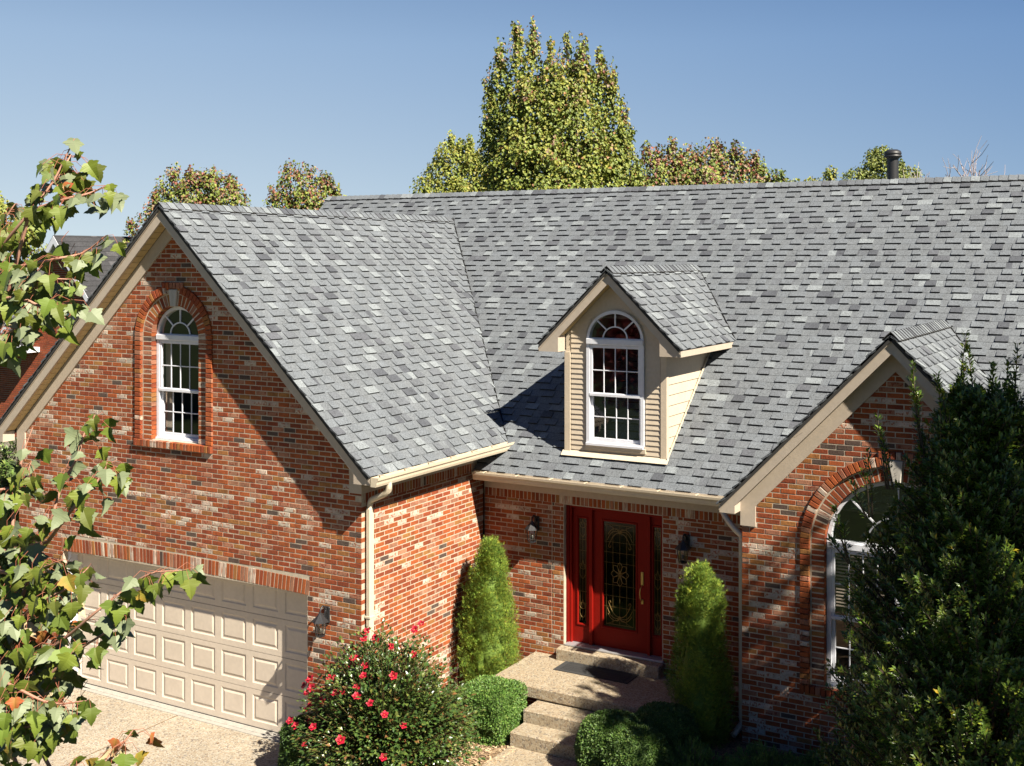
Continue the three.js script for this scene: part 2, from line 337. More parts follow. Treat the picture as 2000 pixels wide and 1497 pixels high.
// ---- arched brick surround: raised outer ring, deeper inner ring, sill, keystone
function surround(cx, ys, zf, R2, R1, R0, yb, name, keyH) {
  const s = part(name, new GB().plate([[cx - R2 + 0.01, yb + 0.09], [cx + R2 - 0.01, yb + 0.09], ...arcPts(cx, ys, R2 - 0.01, 32)], [0, 0, zf - 0.024], X, Y, Z, 0.1, WHITE, [doorway(cx, R0 + 0.012, yb + 0.1, ys, 32)]), M.mortar, house);
  const ring = (r0, r1, nf, depth, gap, step) => {
    const n = Math.round((ys - yb - 0.1) / BH), h = (ys - yb - 0.1) / n;
    for (const sg of [-1, 1]) for (let i = 0; i < n; i++) {
      const y = yb + 0.1 + i * h, a = cx + sg * r0, b = cx + sg * r1, l = Math.min(a, b) + 0.002, r = Math.max(a, b) - 0.002;
      laidBrick(s, [[l, y + J / 2, zf + nf], [r, y + J / 2, zf + nf], [r, y + h - J / 2, zf + nf], [l, y + h - J / 2, zf + nf]], Z, depth, brickTone(cx + r0, y, true), 0.006);
    }
    const m = Math.round(Math.PI * ((r0 + r1) / 2) / step);
    for (let i = 0; i < m; i++) {
      const g = J / 2 / r1, a0 = Math.PI * i / m + g, a1 = Math.PI * (i + 1) / m - g, mid = (a0 + a1) / 2;
      if (Math.abs(mid - Math.PI / 2) * (r0 + r1) / 2 < gap) continue;
      const P = (r, a) => [cx + r * Math.cos(a), ys + r * Math.sin(a), zf + nf];
      laidBrick(s, [P(r0 + 0.002, a1), P(r0 + 0.002, a0), P(r1 - 0.002, a0), P(r1 - 0.002, a1)], Z, depth, brickTone(cx + i * 0.3, ys + r0, true), 0.006);
    }
  };
  ring(R1 + 0.006, R2, 0.026, 0.07, 0.12, BH * 1.02);
  ring(R0, R1 - 0.006, -0.022, 0.12, 0.10, BH * 1.06);
  soldiers(s, [0, 0, zf], X, Z, cx - R2, cx + R2, yb, yb + 0.098, { depth: 0.22, proud: 0.05 });
  const k0 = ys + R0 - 0.01, k1 = k0 + keyH;
  part('keystone', (() => { const g = new GB(); hexBrick(g, [[cx - 0.055, k0, zf + 0.02], [cx + 0.055, k0, zf + 0.02], [cx + 0.085, k1, zf + 0.02], [cx - 0.085, k1, zf + 0.02]], Z, 0.15, WHITE, 0, 0.008); return g; })(), M.lime, s);
  soldiers(s, [0, 0, zf], X, Z, cx - 0.21, cx + 0.21, k1 + 0.012, k1 + 0.10, { depth: 0.06, proud: 0.03 });
  return s;
}
surround(XM, 5.36, 0, 0.773, 0.645, 0.465, 3.752, 'window_surround', 0.25);

// ---- garage side wall facing the porch
const gSide = part('side_wall', new GB().plate([[0.005, -0.35], [3.04, -0.35], [3.04, 3.62], [0.005, 3.62]], [-0.0032, 0, 0], [0, 0, -1], Y, X, 0.12), M.mortar, house);
brickWall(gSide, [0, 0, 0], [0, 0, -1], X, -0.12, 3.30, (y, k) => [[k % 2 ? 0.0 : 0.102, 3.05]]);
soldiers(gSide, [0, 0, 0], [0, 0, -1], X, 0.02, 3.05, 3.305, 3.49, {});
// ---- entry wall behind the porch
const DO = [1.372, 2.945];
const gEntry = part('entry_wall', new GB().plate([[0.01, -0.3], [4.37, -0.3], [4.37, 3.2], [0.01, 3.2]], [0, 0, ZE - 0.0032], X, Y, Z, 0.12, WHITE, [[[1.38, 0.83], [2.937, 0.83], [2.937, 2.895], [1.38, 2.895]]]), M.mortar, house);
brickWall(gEntry, [0, 0, ZE], X, Z, -0.12, 2.90, (y) => { let l = [[0.012, 1.175], [1.185, DO[0]], [DO[1], 3.165], [3.175, 4.37]]; if (y < 0.82) l = [[0.012, 4.37]]; return l; });
soldiers(gEntry, [0, 0, ZE], X, Z, 0.012, 4.37, 2.905, 3.10, { depth: 0.09 });
// ---- right wing
const gWing = part('wing_wall', new GB().plate([[WL, -0.3], [WR, -0.3], [WR, 3.3], [WX, 5.42], [WL, 3.3]], [0, 0, WZ - 0.0032], X, Y, Z, 0.12, WHITE, [doorway(WX, 1.07, 1.12, 2.94)]), M.mortar, house);
brickWall(gWing, [0, 0, WZ], X, Z, -0.12, 5.35, (y) => {
  const lim = y > 3.2 ? (WYA - 0.12 - y) / KW : 99; let l = [[Math.max(WL, WX - lim), Math.min(WR, WX + lim)]];
  if (y > 1.13 && y < 4.06) { const h = y < 2.94 ? 1.11 : Math.sqrt(Math.max(0, 1.11 ** 2 - (y - 2.94) ** 2)); if (h > 0.02) l = minus(l, [WX - h, WX + h]); }
  return l;
}, { hide: (p) => p[0] > 5.6 && p[1] < 3.6 });
surround(WX, 2.94, WZ, 1.18, 1.05, 0.875, 1.075, 'window_surround', 0.27);
const wSide = part('wing_wall', new GB().box(WL, -0.3, -6.6, WL + 0.1, 3.38, WZ - 0.1232).box(WR - 0.1, -0.3, -9, WR, 3.38, WZ - 0.1232), M.mortar, house);
brickWall(wSide, [WL - 0.003, 0, 0], Z, [-1, 0, 0], -0.12, 3.3, () => [[-3.06, WZ]], { hide: () => true });
// ---- walls out of sight from here
part('rear_wall', new GB().box(GL, -0.3, -13.4, GL + 0.1, 3.6, -0.1232).box(GL + 0.1, -0.3, -13.4, 12.8, 3.4, -13.3).box(12.7, -0.3, -13.3, 12.8, 3.4, -3.5).box(WR, -0.3, -3.5, 12.8, 3.3, -3.4)
  .plate([[-2.74, 3.3], [-13.4, 3.3], [ZR, YR - 0.1]], [ML + 0.3, 0, 0], Z, Y, X, 0.1).plate([[-2.74, 3.3], [-13.4, 3.3], [ZR, YR - 0.1]], [12.8, 0, 0], Z, Y, X, 0.1), S({ color: new THREE.Color().setRGB(0.32, 0.09, 0.045) }), house);

// ------------------------------------------------------------------ roofs: every shingle tab is a piece
const rS = rngOf(902), SE = 0.143;
const TONE = () => { const r = rS(), j = 0.95 + 0.10 * rS(); const c = r < 0.62 ? [0.147, 0.163, 0.182] : r < 0.76 ? [0.122, 0.133, 0.150] : r < 0.90 ? [0.218, 0.241, 0.258] : r < 0.965 ? [0.076, 0.083, 0.098] : [0.100, 0.107, 0.124]; return mul(c, j); };
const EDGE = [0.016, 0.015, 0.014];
const roofN = noise2(909, 64);
function shingled(parent, O, U, V, N, vmax, L, R, { hide } = {}) {
  const P = (u, v, n0) => { const n = n0 + 0.016 * (roofN(u * 0.55 + 7, v * 0.8 + 5) - 0.5) + 0.006 * (roofN(u * 2.1 + 3, v * 2.6 + 9) - 0.5); return [O[0] + U[0] * u + V[0] * v + N[0] * n, O[1] + U[1] * u + V[1] * v + N[1] * n, O[2] + U[2] * u + V[2] * v + N[2] * n]; };
  const piece = (u0, u1, v0, v1, hb, ht, thick, col, round) => {
    const l0 = Math.max(u0, L(v0)), r0 = Math.min(u1, R(v0)), l1 = Math.max(u0, L(v1)), r1 = Math.min(u1, R(v1));
    if (r0 - l0 < 0.012 && r1 - l1 < 0.012) return;
    const b0 = Math.max(r0, l0), t1 = Math.max(r1, l1), q = [P(l0, v0, hb), P(b0, v0, hb), P(t1, v1, ht), P(l1, v1, ht)];
    const uv = [[l0, v0], [b0, v0], [t1, v1], [l1, v1]];
    const emit = (gb) => {
      gb.quad(q[0], q[1], q[2], q[3], col, uv);
      const d = [P(l0, v0, hb - thick), P(b0, v0, hb - thick), P(t1, v1, ht - thick), P(l1, v1, ht - thick)];
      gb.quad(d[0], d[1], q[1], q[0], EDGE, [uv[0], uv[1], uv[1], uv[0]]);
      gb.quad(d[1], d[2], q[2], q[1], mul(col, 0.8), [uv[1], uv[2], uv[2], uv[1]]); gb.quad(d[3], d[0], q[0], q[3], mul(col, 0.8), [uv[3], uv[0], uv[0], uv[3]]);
    };
    pieces.push({ kind: 'shingle', parent, area: hide && hide(q[0]) ? -1 : pieceArea(q), emit });
  };
  const n = Math.ceil(vmax / SE);
  for (let k = 0; k < n; k++) {
    const v0 = k * SE, v1 = Math.min((k + 1) * SE + 0.012, vmax);
    const lo = Math.min(L(v0), L(v1)), hi = Math.max(R(v0), R(v1));
    if (hi - lo < 0.02) continue;
    // lower layer: strips of mixed granules laid end to end
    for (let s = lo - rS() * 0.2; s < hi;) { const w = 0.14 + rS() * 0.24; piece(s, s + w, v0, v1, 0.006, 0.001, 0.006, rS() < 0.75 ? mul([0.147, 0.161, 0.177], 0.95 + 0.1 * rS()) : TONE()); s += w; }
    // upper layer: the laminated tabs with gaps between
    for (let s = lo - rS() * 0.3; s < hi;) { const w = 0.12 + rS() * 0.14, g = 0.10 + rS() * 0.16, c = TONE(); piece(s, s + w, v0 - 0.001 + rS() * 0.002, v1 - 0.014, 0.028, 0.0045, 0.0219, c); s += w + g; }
  }
}
function ridgeCaps(parent, A, B, dirL, dirR, seed) {   // caps folded over the ridge line from A to B, each overlapping the next
  const r = rngOf(seed), D = norm(sub(B, A)), len = Math.hypot(...sub(B, A)), n = Math.floor(len / SE), Up = [0, 1, 0], w = 0.145;
  for (let i = 0; i < n; i++) {
    const s0 = i * SE, s1 = s0 + SE + 0.04, c = mul(TONE(), 1.0), prof = [[dirL, w], [dirL, 0.06], [null, 0.02], [dirR, 0.06], [dirR, w]], gb = new GB(), j = (r() - 0.5) * 0.012;
    const at = (k, s, lift) => { const [d, x] = prof[k]; const base = add(A, D, s); return d ? add(add(base, d, x), Up, lift + 0.004) : add(base, Up, lift - 0.006 + 0.004); };
    for (let k = 0; k < 4; k++) {
      const a0 = at(k, s0 + j, 0.026), b0 = at(k + 1, s0 + j, 0.026), a1 = at(k, s1 + j, 0.010), b1 = at(k + 1, s1 + j, 0.010), uv = [[s0, k * 0.1], [s0, k * 0.1 + 0.1], [s1, k * 0.1 + 0.1], [s1, k * 0.1]];
      const flip = dot(cross(sub(b0, a0), sub(a1, a0)), Up) < 0;
      if (flip) gb.quad(a0, a1, b1, b0, c, [uv[0], uv[3], uv[2], uv[1]]); else gb.quad(a0, b0, b1, a1, c, uv);
      gb.quad(a0, add(a0, Up, -0.013), add(b0, Up, -0.013), b0, EDGE);
      if (k === 0 || k === 3) { const e0 = k ? b0 : a0, e1 = k ? b1 : a1; gb.quad(e0, e1, add(e1, Up, -0.012), add(e0, Up, -0.012), EDGE); }
    }
    part('ridge_cap', gb, M.shingle, parent);
  }
}
const slopeDir = (k, sx, sz) => { const c = Math.sqrt(1 + k * k); return [sx / c, -k / c, sz / c]; };

// garage roof
const cG = Math.sqrt(1 + KG * KG), vG = (XE - XM) * cG, zRake = ZF + 0.03;
const valleyZ = (v) => mainZ(YE + v * KG / cG);
const gRoof = part('garage_roof', new GB()
  .plate([[0, 0], [zRake - valleyZ(0), 0], [zRake - valleyZ(vG), vG], [0, vG]], add([XE, YE, zRake], [KG / cG, 1 / cG, 0], -0.030), [0, 0, -1], [-1 / cG, KG / cG, 0], [KG / cG, 1 / cG, 0], 0.035)
  .plate([[0, 0], [zRake - valleyZ(0), 0], [zRake - valleyZ(vG), vG], [0, vG]].map((q) => [-q[0], q[1]]), add([XWL, YE, zRake], [-KG / cG, 1 / cG, 0], -0.030), [0, 0, 1], [1 / cG, KG / cG, 0], [-KG / cG, 1 / cG, 0], 0.035), M.deck, house);
const offG = 0.012;
shingled(gRoof, add([XE + 0.012, YE - 0.011, zRake + 0.012], [KG / cG, 1 / cG, 0], -offG), [0, 0, -1], [-1 / cG, KG / cG, 0], [KG / cG, 1 / cG, 0], vG, () => 0, (v) => zRake + 0.012 - valleyZ(v) - 0.012);
shingled(gRoof, add([XWL - 0.012, YE - 0.011, -8], [-KG / cG, 1 / cG, 0], -offG), [0, 0, 1], [1 / cG, KG / cG, 0], [-KG / cG, 1 / cG, 0], vG, (v) => valleyZ(v) + 8, () => zRake + 8.012, { hide: () => true });
ridgeCaps(gRoof, [XM, YA + 0.002, zRake + 0.012], [XM, YA + 0.002, mainZ(YA) + 0.02], slopeDir(KG, -1, 0), slopeDir(KG, 1, 0), 61);

// main roof
const cM = Math.sqrt(1 + KM * KM), vM = (YR - ME) / KM * cM, yOf = (v) => ME + v * KM / cM;
const NM = [0, 1 / cM, KM / cM], VM = [0, KM / cM, -1 / cM];
const leftOf = (v) => { const y = yOf(v); return y > YA - 0.01 ? ML : y < YE ? 0.02 : XE - (y - YE) / KG; };
const mRoof = part('main_roof', new GB()
  .plate([[0.05, 0], [MR, 0], [MR, vM], [ML, vM], [ML, (YA - ME) / KM * cM], [XM, (YA - ME) / KM * cM], [XE, (YE - ME) / KM * cM]], add([0, ME, MZ], NM, -0.030), X, VM, NM, 0.035)
  .plate([[ML, 0.5], [XM, (YA - ME) / KM * cM], [ML, (YA - ME) / KM * cM]], add([0, ME, MZ], NM, -0.030), X, VM, NM, 0.035), M.deck, house);
part('rear_slope', new GB().plate([[-MR, 0], [-ML, 0], [-ML, vM], [-MR, vM]], [0, ME, ZR - (MZ - ZR)], [-1, 0, 0], [0, KM / cM, 1 / cM], [0, 1 / cM, -KM / cM], 0.05, [0.2, 0.2, 0.2]), M.shingle, mRoof);
const coveredMain = (p) => p[0] > 1.3 && p[0] < 3.1 && p[1] < 5.3 && p[1] > 3.6 || p[0] > WX - WH && p[1] < WYA - Math.abs(p[0] - WX) * KW;
shingled(mRoof, add([0, ME - 0.01, MZ + 0.012], NM, -0.012), X, VM, NM, vM, leftOf, () => MR, { hide: coveredMain });
shingled(mRoof, add([0, ME, MZ], NM, -0.012), X, VM, NM, (YA - ME) / KM * cM, () => ML - 0.01, (v) => (yOf(v) < YE ? ML - 1 : XWL + (yOf(v) - YE) / KG), { hide: () => true });
ridgeCaps(mRoof, [ML - 0.01, YR + 0.002, ZR], [MR, YR + 0.002, ZR], slopeDir(KM, 0, 1), slopeDir(KM, 0, -1), 62);

// wing roof
const cW = Math.sqrt(1 + KW * KW), vW = WH * cW, zW = WZF + 0.03, vzW = (v) => mainZ(WYE + v * KW / cW);
const wRoof = part('wing_roof', new GB()
  .plate([[0, 0], [zW - vzW(0), 0], [zW - vzW(vW), vW], [0, vW]], add([WX + WH, WYE, zW], [KW / cW, 1 / cW, 0], -0.030), [0, 0, -1], [-1 / cW, KW / cW, 0], [KW / cW, 1 / cW, 0], 0.035)
  .plate([[0, 0], [zW - vzW(0), 0], [zW - vzW(vW), vW], [0, vW]].map((q) => [-q[0], q[1]]), add([WX - WH, WYE, zW], [-KW / cW, 1 / cW, 0], -0.030), [0, 0, 1], [1 / cW, KW / cW, 0], [-KW / cW, 1 / cW, 0], 0.035), M.deck, house);
shingled(wRoof, add([WX + WH + 0.012, WYE - 0.012, zW + 0.012], [KW / cW, 1 / cW, 0], -0.012), [0, 0, -1], [-1 / cW, KW / cW, 0], [KW / cW, 1 / cW, 0], vW, () => 0, (v) => zW - vzW(v) - 0.004, { hide: (p) => p[1] < 4.7 });
shingled(wRoof, add([WX - WH - 0.012, WYE - 0.012, -7], [-KW / cW, 1 / cW, 0], -0.012), [0, 0, 1], [1 / cW, KW / cW, 0], [-KW / cW, 1 / cW, 0], vW, (v) => vzW(v) + 7, () => zW + 7.012, { hide: () => true });
ridgeCaps(wRoof, [WX, WYA + 0.002, zW + 0.012], [WX, WYA + 0.002, mainZ(WYA) + 0.02], slopeDir(KW, -1, 0), slopeDir(KW, 1, 0), 63);

// dormer roof
const cD = Math.sqrt(1 + KD * KD), vD = DH * cD, zD = DZF + 0.03, vzD = (v) => mainZ(DYE + v * KD / cD);
const dRoof = part('dormer_roof', new GB()
  .plate([[0, 0], [zD - vzD(0), 0], [zD - vzD(vD), vD], [0, vD]], add([DX + DH, DYE, zD], [KD / cD, 1 / cD, 0], -0.030), [0, 0, -1], [-1 / cD, KD / cD, 0], [KD / cD, 1 / cD, 0], 0.03)
  .plate([[0, 0], [zD - vzD(0), 0], [zD - vzD(vD), vD], [0, vD]].map((q) => [-q[0], q[1]]), add([DX - DH, DYE, zD], [-KD / cD, 1 / cD, 0], -0.030), [0, 0, 1], [1 / cD, KD / cD, 0], [-KD / cD, 1 / cD, 0], 0.03), M.deck, house);
shingled(dRoof, add([DX + DH + 0.012, DYE - 0.012, zD + 0.012], [KD / cD, 1 / cD, 0], -0.012), [0, 0, -1], [-1 / cD, KD / cD, 0], [KD / cD, 1 / cD, 0], vD, () => 0, (v) => zD - vzD(v) - 0.004);
shingled(dRoof, add([DX - DH - 0.012, DYE - 0.012, -8], [-KD / cD, 1 / cD, 0], -0.012), [0, 0, 1], [1 / cD, KD / cD, 0], [-KD / cD, 1 / cD, 0], vD, (v) => vzD(v) + 8, () => zD + 8.012, { hide: () => true });
ridgeCaps(dRoof, [DX, DYA + 0.002, zD + 0.012], [DX, DYA + 0.002, mainZ(DYA) + 0.02], slopeDir(KD, -1, 0), slopeDir(KD, 1, 0), 64);

// the pieces that show largest stand alone, the rest of each surface is joined
function placePieces() {
  for (const [kind, mat, rest] of [['brick', M.brick, 'brickwork'], ['shingle', M.shingle, 'roof_covering']]) {
    const all = pieces.filter((p) => p.kind === kind).sort((a, b) => b.area - a.area), joined = new Map();
    all.forEach((p, i) => {
      if (i < 298 && p.area > 0) { const g = new GB(); p.emit(g); part(kind, g, mat, p.parent); return; }
      if (!joined.has(p.parent)) joined.set(p.parent, new GB());
      p.emit(joined.get(p.parent));
    });
    for (const [parent, g] of joined) part(rest, g, mat, parent, 'stuff');
    console.log(kind, all.length);
  }
}
// valley flashing lines where the roofs meet
const valleyLine = (pts, r = 0.012) => tubeGeo([[pts, r, 6, [0.03, 0.03, 0.03]]]);
part('valley_flashing', valleyLine([[XE, YE + 0.004, mainZ(YE)], [XM, YA + 0.004, mainZ(YA)]], 0.009), M.deck, house);
part('valley_flashing', valleyLine([[WX + WH, WYE + 0.004, mainZ(WYE)], [WX, WYA + 0.004, mainZ(WYA)]], 0.009), M.deck, house);
part('valley_flashing', valleyLine([[DX + DH, DYE + 0.004, mainZ(DYE)], [DX, DYA + 0.004, mainZ(DYA)]], 0.009), M.deck, house);

// plumbing vent behind the ridge
{
  const v = part('vent_pipe', new THREE.LatheGeometry([[0.001, 0.76], [0.08, 0.76], [0.13, 0.735], [0.142, 0.70], [0.142, 0.68], [0.125, 0.675], [0.15, 0.655], [0.15, 0.635], [0.11, 0.62], [0.095, 0.60], [0.095, -0.5]].map((q) => new THREE.Vector2(q[0], q[1])).reverse(), 28), new THREE.MeshStandardMaterial({ color: new THREE.Color().setRGB(0.018, 0.018, 0.02), roughness: 0.5 }), house);
  v.position.set(4.97, 7.58, -8.15);
}

// ------------------------------------------------------------------ fascia, frieze boards, soffits
function gableTrim(xm, h, yA, k, zf, zw, { fas = 0.26, fb = 0.125, xv, frz, hw, board, boardY, soffitBoards, yE, kind = 'frieze' }) {
  const dt = 0.052, line = (x, d) => yA - d - k * Math.abs(x);
  for (const s of [-1, 1]) {
    const F = (q) => [xm + s * q[0], q[1]], pts = [[0, yA - dt], [h - 0.012, line(h - 0.012, dt)], [h - 0.012, yE - fb], [xv, yE - fb], [xv, line(xv, fas)], [0, yA - fas]].map(F);
    const f = part('fascia', new GB().plate(pts, [0, 0, zf], X, Y, Z, 0.03), M.trim, house);
    const st = [[0, yA - dt + 0.002], [h - 0.008, line(h - 0.008, dt - 0.002)], [h - 0.008, line(h - 0.008, dt + 0.052)], [0, yA - dt - 0.052]].map(F);
    if (soffitBoards || zf < -2 && zf > -2.5) { const sx = soffitBoards ? 2.05 : 1.07, sy = line(sx, dt + 0.10); part('trim_seam', new GB().plate([[sx, sy], [sx + 0.006, sy], [sx + 0.11, sy - fas + 0.17], [sx + 0.104, sy - fas + 0.17]].map(F), [0, 0, zf + 0.0012], X, Y, Z, 0.0012, [0.45, 0.42, 0.4]), M.trim, f); }
    part('rake_trim', new GB().plate(st, [0, 0, zf + 0.014], X, Y, Z, 0.014), M.trim, f);
    // boxed return at the foot of the rake
    const rt = [[xv, yE - fb], [h - 0.012, yE - fb], [h - 0.012, line(h, dt + 0.01)], [xv, line(xv, dt + 0.01)]].map(F);
    part('eave_return', new GB().plate(rt, [0, 0, zf - 0.0302], X, Y, Z, zf - 0.0302 - zw - 0.001), M.trim, house);
    // soffit between the fascia and the wall
    const zs0 = zf - 0.0305, zs1 = zw + 0.0005, sl = Math.sqrt(1 + k * k);
    const so = part('soffit', new GB().plate([[0, yA - fas + 0.028], [xv, line(xv, fas - 0.028)], [xv, line(xv, fas - 0.04)], [0, yA - fas + 0.04]].map(F), [0, 0, zs0], X, Y, Z, zs0 - zs1), soffitBoards && s < 0 ? M.deck : M.soffit, house);
    if (soffitBoards && s < 0) {
      const n = Math.floor(xv * sl / 0.125);
      for (let i = 0; i < n; i++) {
        const a = (i + 0.05) * 0.125 / sl, b = (i + 0.95) * 0.125 / sl, g = new GB();
        g.plate([[a, line(a, fas - 0.020)], [b, line(b, fas - 0.020)], [b, line(b, fas - 0.0275)], [a, line(a, fas - 0.0275)]].map(F), [0, 0, zs0 - 0.002], X, Y, Z, zs0 - zs1 - 0.02);
        part('soffit_board', g, M.soffit, so);
      }
    }
    if (frz) {
      const fp = [[0, yA - 0.20], [hw, line(hw, 0.20)], [hw, boardY], [hw - board, boardY], [hw - board, line(hw - board, frz)], [0, yA - frz]].map(F);
      part('frieze_board', new GB().plate(fp, [0, 0, zw], X, Y, Z, zw - (zw > -1 ? 0.004 : WZ + 0.004)), M.trim, house);
    }
  }
}
gableTrim(XM, XE - XM, YA, KG, ZF, 0.03, { xv: 3.46, frz: 0.475, hw: 3.412, board: 0.19, boardY: 3.44, soffitBoards: true, yE: YE });
gableTrim(WX, WH, WYA, KW, WZF, WZ + 0.03, { fas: 0.245, xv: WH - 0.215, frz: 0.475, hw: WX - WL + 0.012, board: 0.20, boardY: 3.08, yE: WYE });
gableTrim(DX, DH, DYA, KD, DZF, DZ + 0.022, { fas: 0.235, fb: 0.12, xv: DH - 0.332, yE: DYE });

// eaves along the garage side and over the entry
const frzSide = part('frieze_board', new GB().box(0.003, 3.44, -3.04, 0.022, 3.60, 0.0295), M.trim, house);
part('soffit', new GB().box(0.0225, 3.585, -3.4, XE - 0.012, 3.605, 0.0295), M.trim, house);
part('fascia', new GB().box(XE - 0.0115, 3.59, -3.25, XE + 0.008, 3.715, 0.21), M.trim, house);
part('frieze_board', new GB().box(0.024, 3.03, ZE + 0.003, WL, 3.20, ZE + 0.022), M.trim, house);
part('soffit', new GB().box(0.024, 3.195, ZE - 0.05, WL, 3.215, MZ - 0.01), M.trim, house);
part('fascia', new GB().box(0.024, 3.19, MZ - 0.0095, WX - WH - 0.02, 3.335, MZ + 0.01), M.trim, house);

// gutters: a thin folded trough
function gutter(A, B, out, capA, capB) {
  const o = [[0, 0], [0, -0.118], [0.078, -0.118], [0.092, -0.085], [0.098, -0.055], [0.118, -0.030], [0.124, 0.004], [0.108, 0.004]], t = 0.004;
  const pts = [...o, [0.108, 0.0], [0.118, -0.001], [0.112, -0.028], [0.092, -0.052], [0.087, -0.083], [0.074, -0.114], [0.004, -0.114], [0.004, 0]];
  const g = part('gutter', new GB().sweep(pts, A, B, out, Y), M.gutter, house);
  const D = norm(sub(B, A)), len = Math.hypot(...sub(B, A));
  for (const [on, O] of [[capA, A], [capB, B]]) if (on) part('end_cap', new GB().sweep(o.slice(0, 7), add(O, D, O === A ? -0.003 : -0.001), add(O, D, O === A ? 0.001 : 0.003), out, Y), M.gutter, g);
  for (let s = 0.18; s < len; s += 0.56) part('bracket', new GB().obox(add(add(add(A, D, s), out, 0.058), Y, 0.006), out, Y, D, 0.062, 0.004, 0.011, WHITE), M.gutter, g);
  return g;
}
gutter([XE + 0.0085, 3.722, 0.262], [XE + 0.0085, 3.722, -3.30], X, true, false);
gutter([0.07, 3.325, MZ + 0.0105], [WX - WH - 0.035, 3.325, MZ + 0.0105], Z, true, true);
// downspouts
function downspout(path, top, bottom) {
  const d = part('downspout', tubeGeo([[path, 0.040, 12]]), M.gutter, house);
  part('downpipe', new GB().obox([(top[0] + bottom[0]) / 2, (top[1] + bottom[1]) / 2, (top[2] + bottom[2]) / 2], X, Y, Z, 0.036, (top[1] - bottom[1]) / 2, 0.048, WHITE, 0.012), M.gutter, d);
  return d;
}
const curve = (pts, n) => new THREE.CatmullRomCurve3(pts.map((p) => new THREE.Vector3(...p)), false, 'centripetal').getPoints(n).map((p) => [p.x, p.y, p.z]);
{
  const d = downspout(curve([[0.395, 3.63, -0.06], [0.395, 3.55, -0.06], [0.36, 3.485, -0.064], [0.20, 3.40, -0.085], [0.085, 3.345, -0.10], [0.058, 3.29, -0.108], [0.057, 3.20, -0.108]], 30), [0.057, 3.245, -0.108], [0.057, 0.06, -0.108]);
  const rib = []; for (let i = 0; i < 8; i++) { const t = i / 7, p = [lerp(0.394, 0.335, t * t), lerp(3.545, 3.468, t), -0.06 - 0.006 * t], q = add(p, norm([-0.5 * t, -1, 0]), 0.006); rib.push([[p, q], 0.0445, 12]); }
  part('elbow', tubeGeo(rib), M.gutter, d);
  part('pipe_strap', new GB().box(0.0035, 1.80, -0.165, 0.099, 1.83, -0.052, WHITE, 0.003), M.gutter, d);
}
{
  const d = downspout(curve([[3.98, 3.22, MZ + 0.07], [3.98, 3.14, MZ + 0.07], [4.06, 3.06, -2.6], [4.22, 2.96, -2.48], [4.315, 2.90, -2.44], [4.325, 2.80, -2.44]], 30), [4.325, 2.85, -2.44], [4.325, 0.52, -2.44]);
  part('elbow', tubeGeo([[curve([[4.325, 0.55, -2.44], [4.325, 0.47, -2.44], [4.29, 0.40, -2.36], [4.26, 0.35, -2.27]], 12), 0.042, 12]]), M.gutter, d);
}

// ------------------------------------------------------------------ windows
function muntins(gb, x0, x1, y0, y1, nx, ny, z, w = 0.0075) {
  for (let i = 1; i < nx; i++) { const x = lerp(x0, x1, i / nx); gb.box(x - w, y0, z - 0.012, x + w, y1, z + 0.004, WHITE, 0.003); }
  for (let j = 1; j < ny; j++) { const y = lerp(y0, y1, j / ny); gb.box(x0, y - w, z - 0.013, x1, y + w, z + 0.003, WHITE, 0.003); }
}
function sash(parent, x0, x1, y0, y1, nx, ny, z, b = 0.042) {
  const s = part('sash', new GB().box(x0, y0, z - 0.035, x0 + b, y1, z, WHITE, 0.004).box(x1 - b, y0, z - 0.035, x1, y1, z, WHITE, 0.004).box(x0 + b, y0, z - 0.034, x1 - b, y0 + b * 1.2, z - 0.001, WHITE, 0.004).box(x0 + b, y1 - b, z - 0.034, x1 - b, y1, z - 0.001, WHITE, 0.004), M.white, parent);
  const mg = new GB(), X0 = x0 + b, X1 = x1 - b, Y0 = y0 + b * 1.2, Y1 = y1 - b;
  muntins(mg, X0, X1, Y0, Y1, nx, ny, z - 0.012);
  part('muntin', mg, M.white, parent);
  for (let i = 0; i < nx; i++) for (let j = 0; j < ny; j++) part('pane', new GB().plate([[lerp(X0, X1, i / nx), lerp(Y0, Y1, j / ny)], [lerp(X0, X1, (i + 1) / nx), lerp(Y0, Y1, j / ny)], [lerp(X0, X1, (i + 1) / nx), lerp(Y0, Y1, (j + 1) / ny)], [lerp(X0, X1, i / nx), lerp(Y0, Y1, (j + 1) / ny)]], [0, 0, z - 0.019], X, Y, Z, 0), M.glass, parent);
}
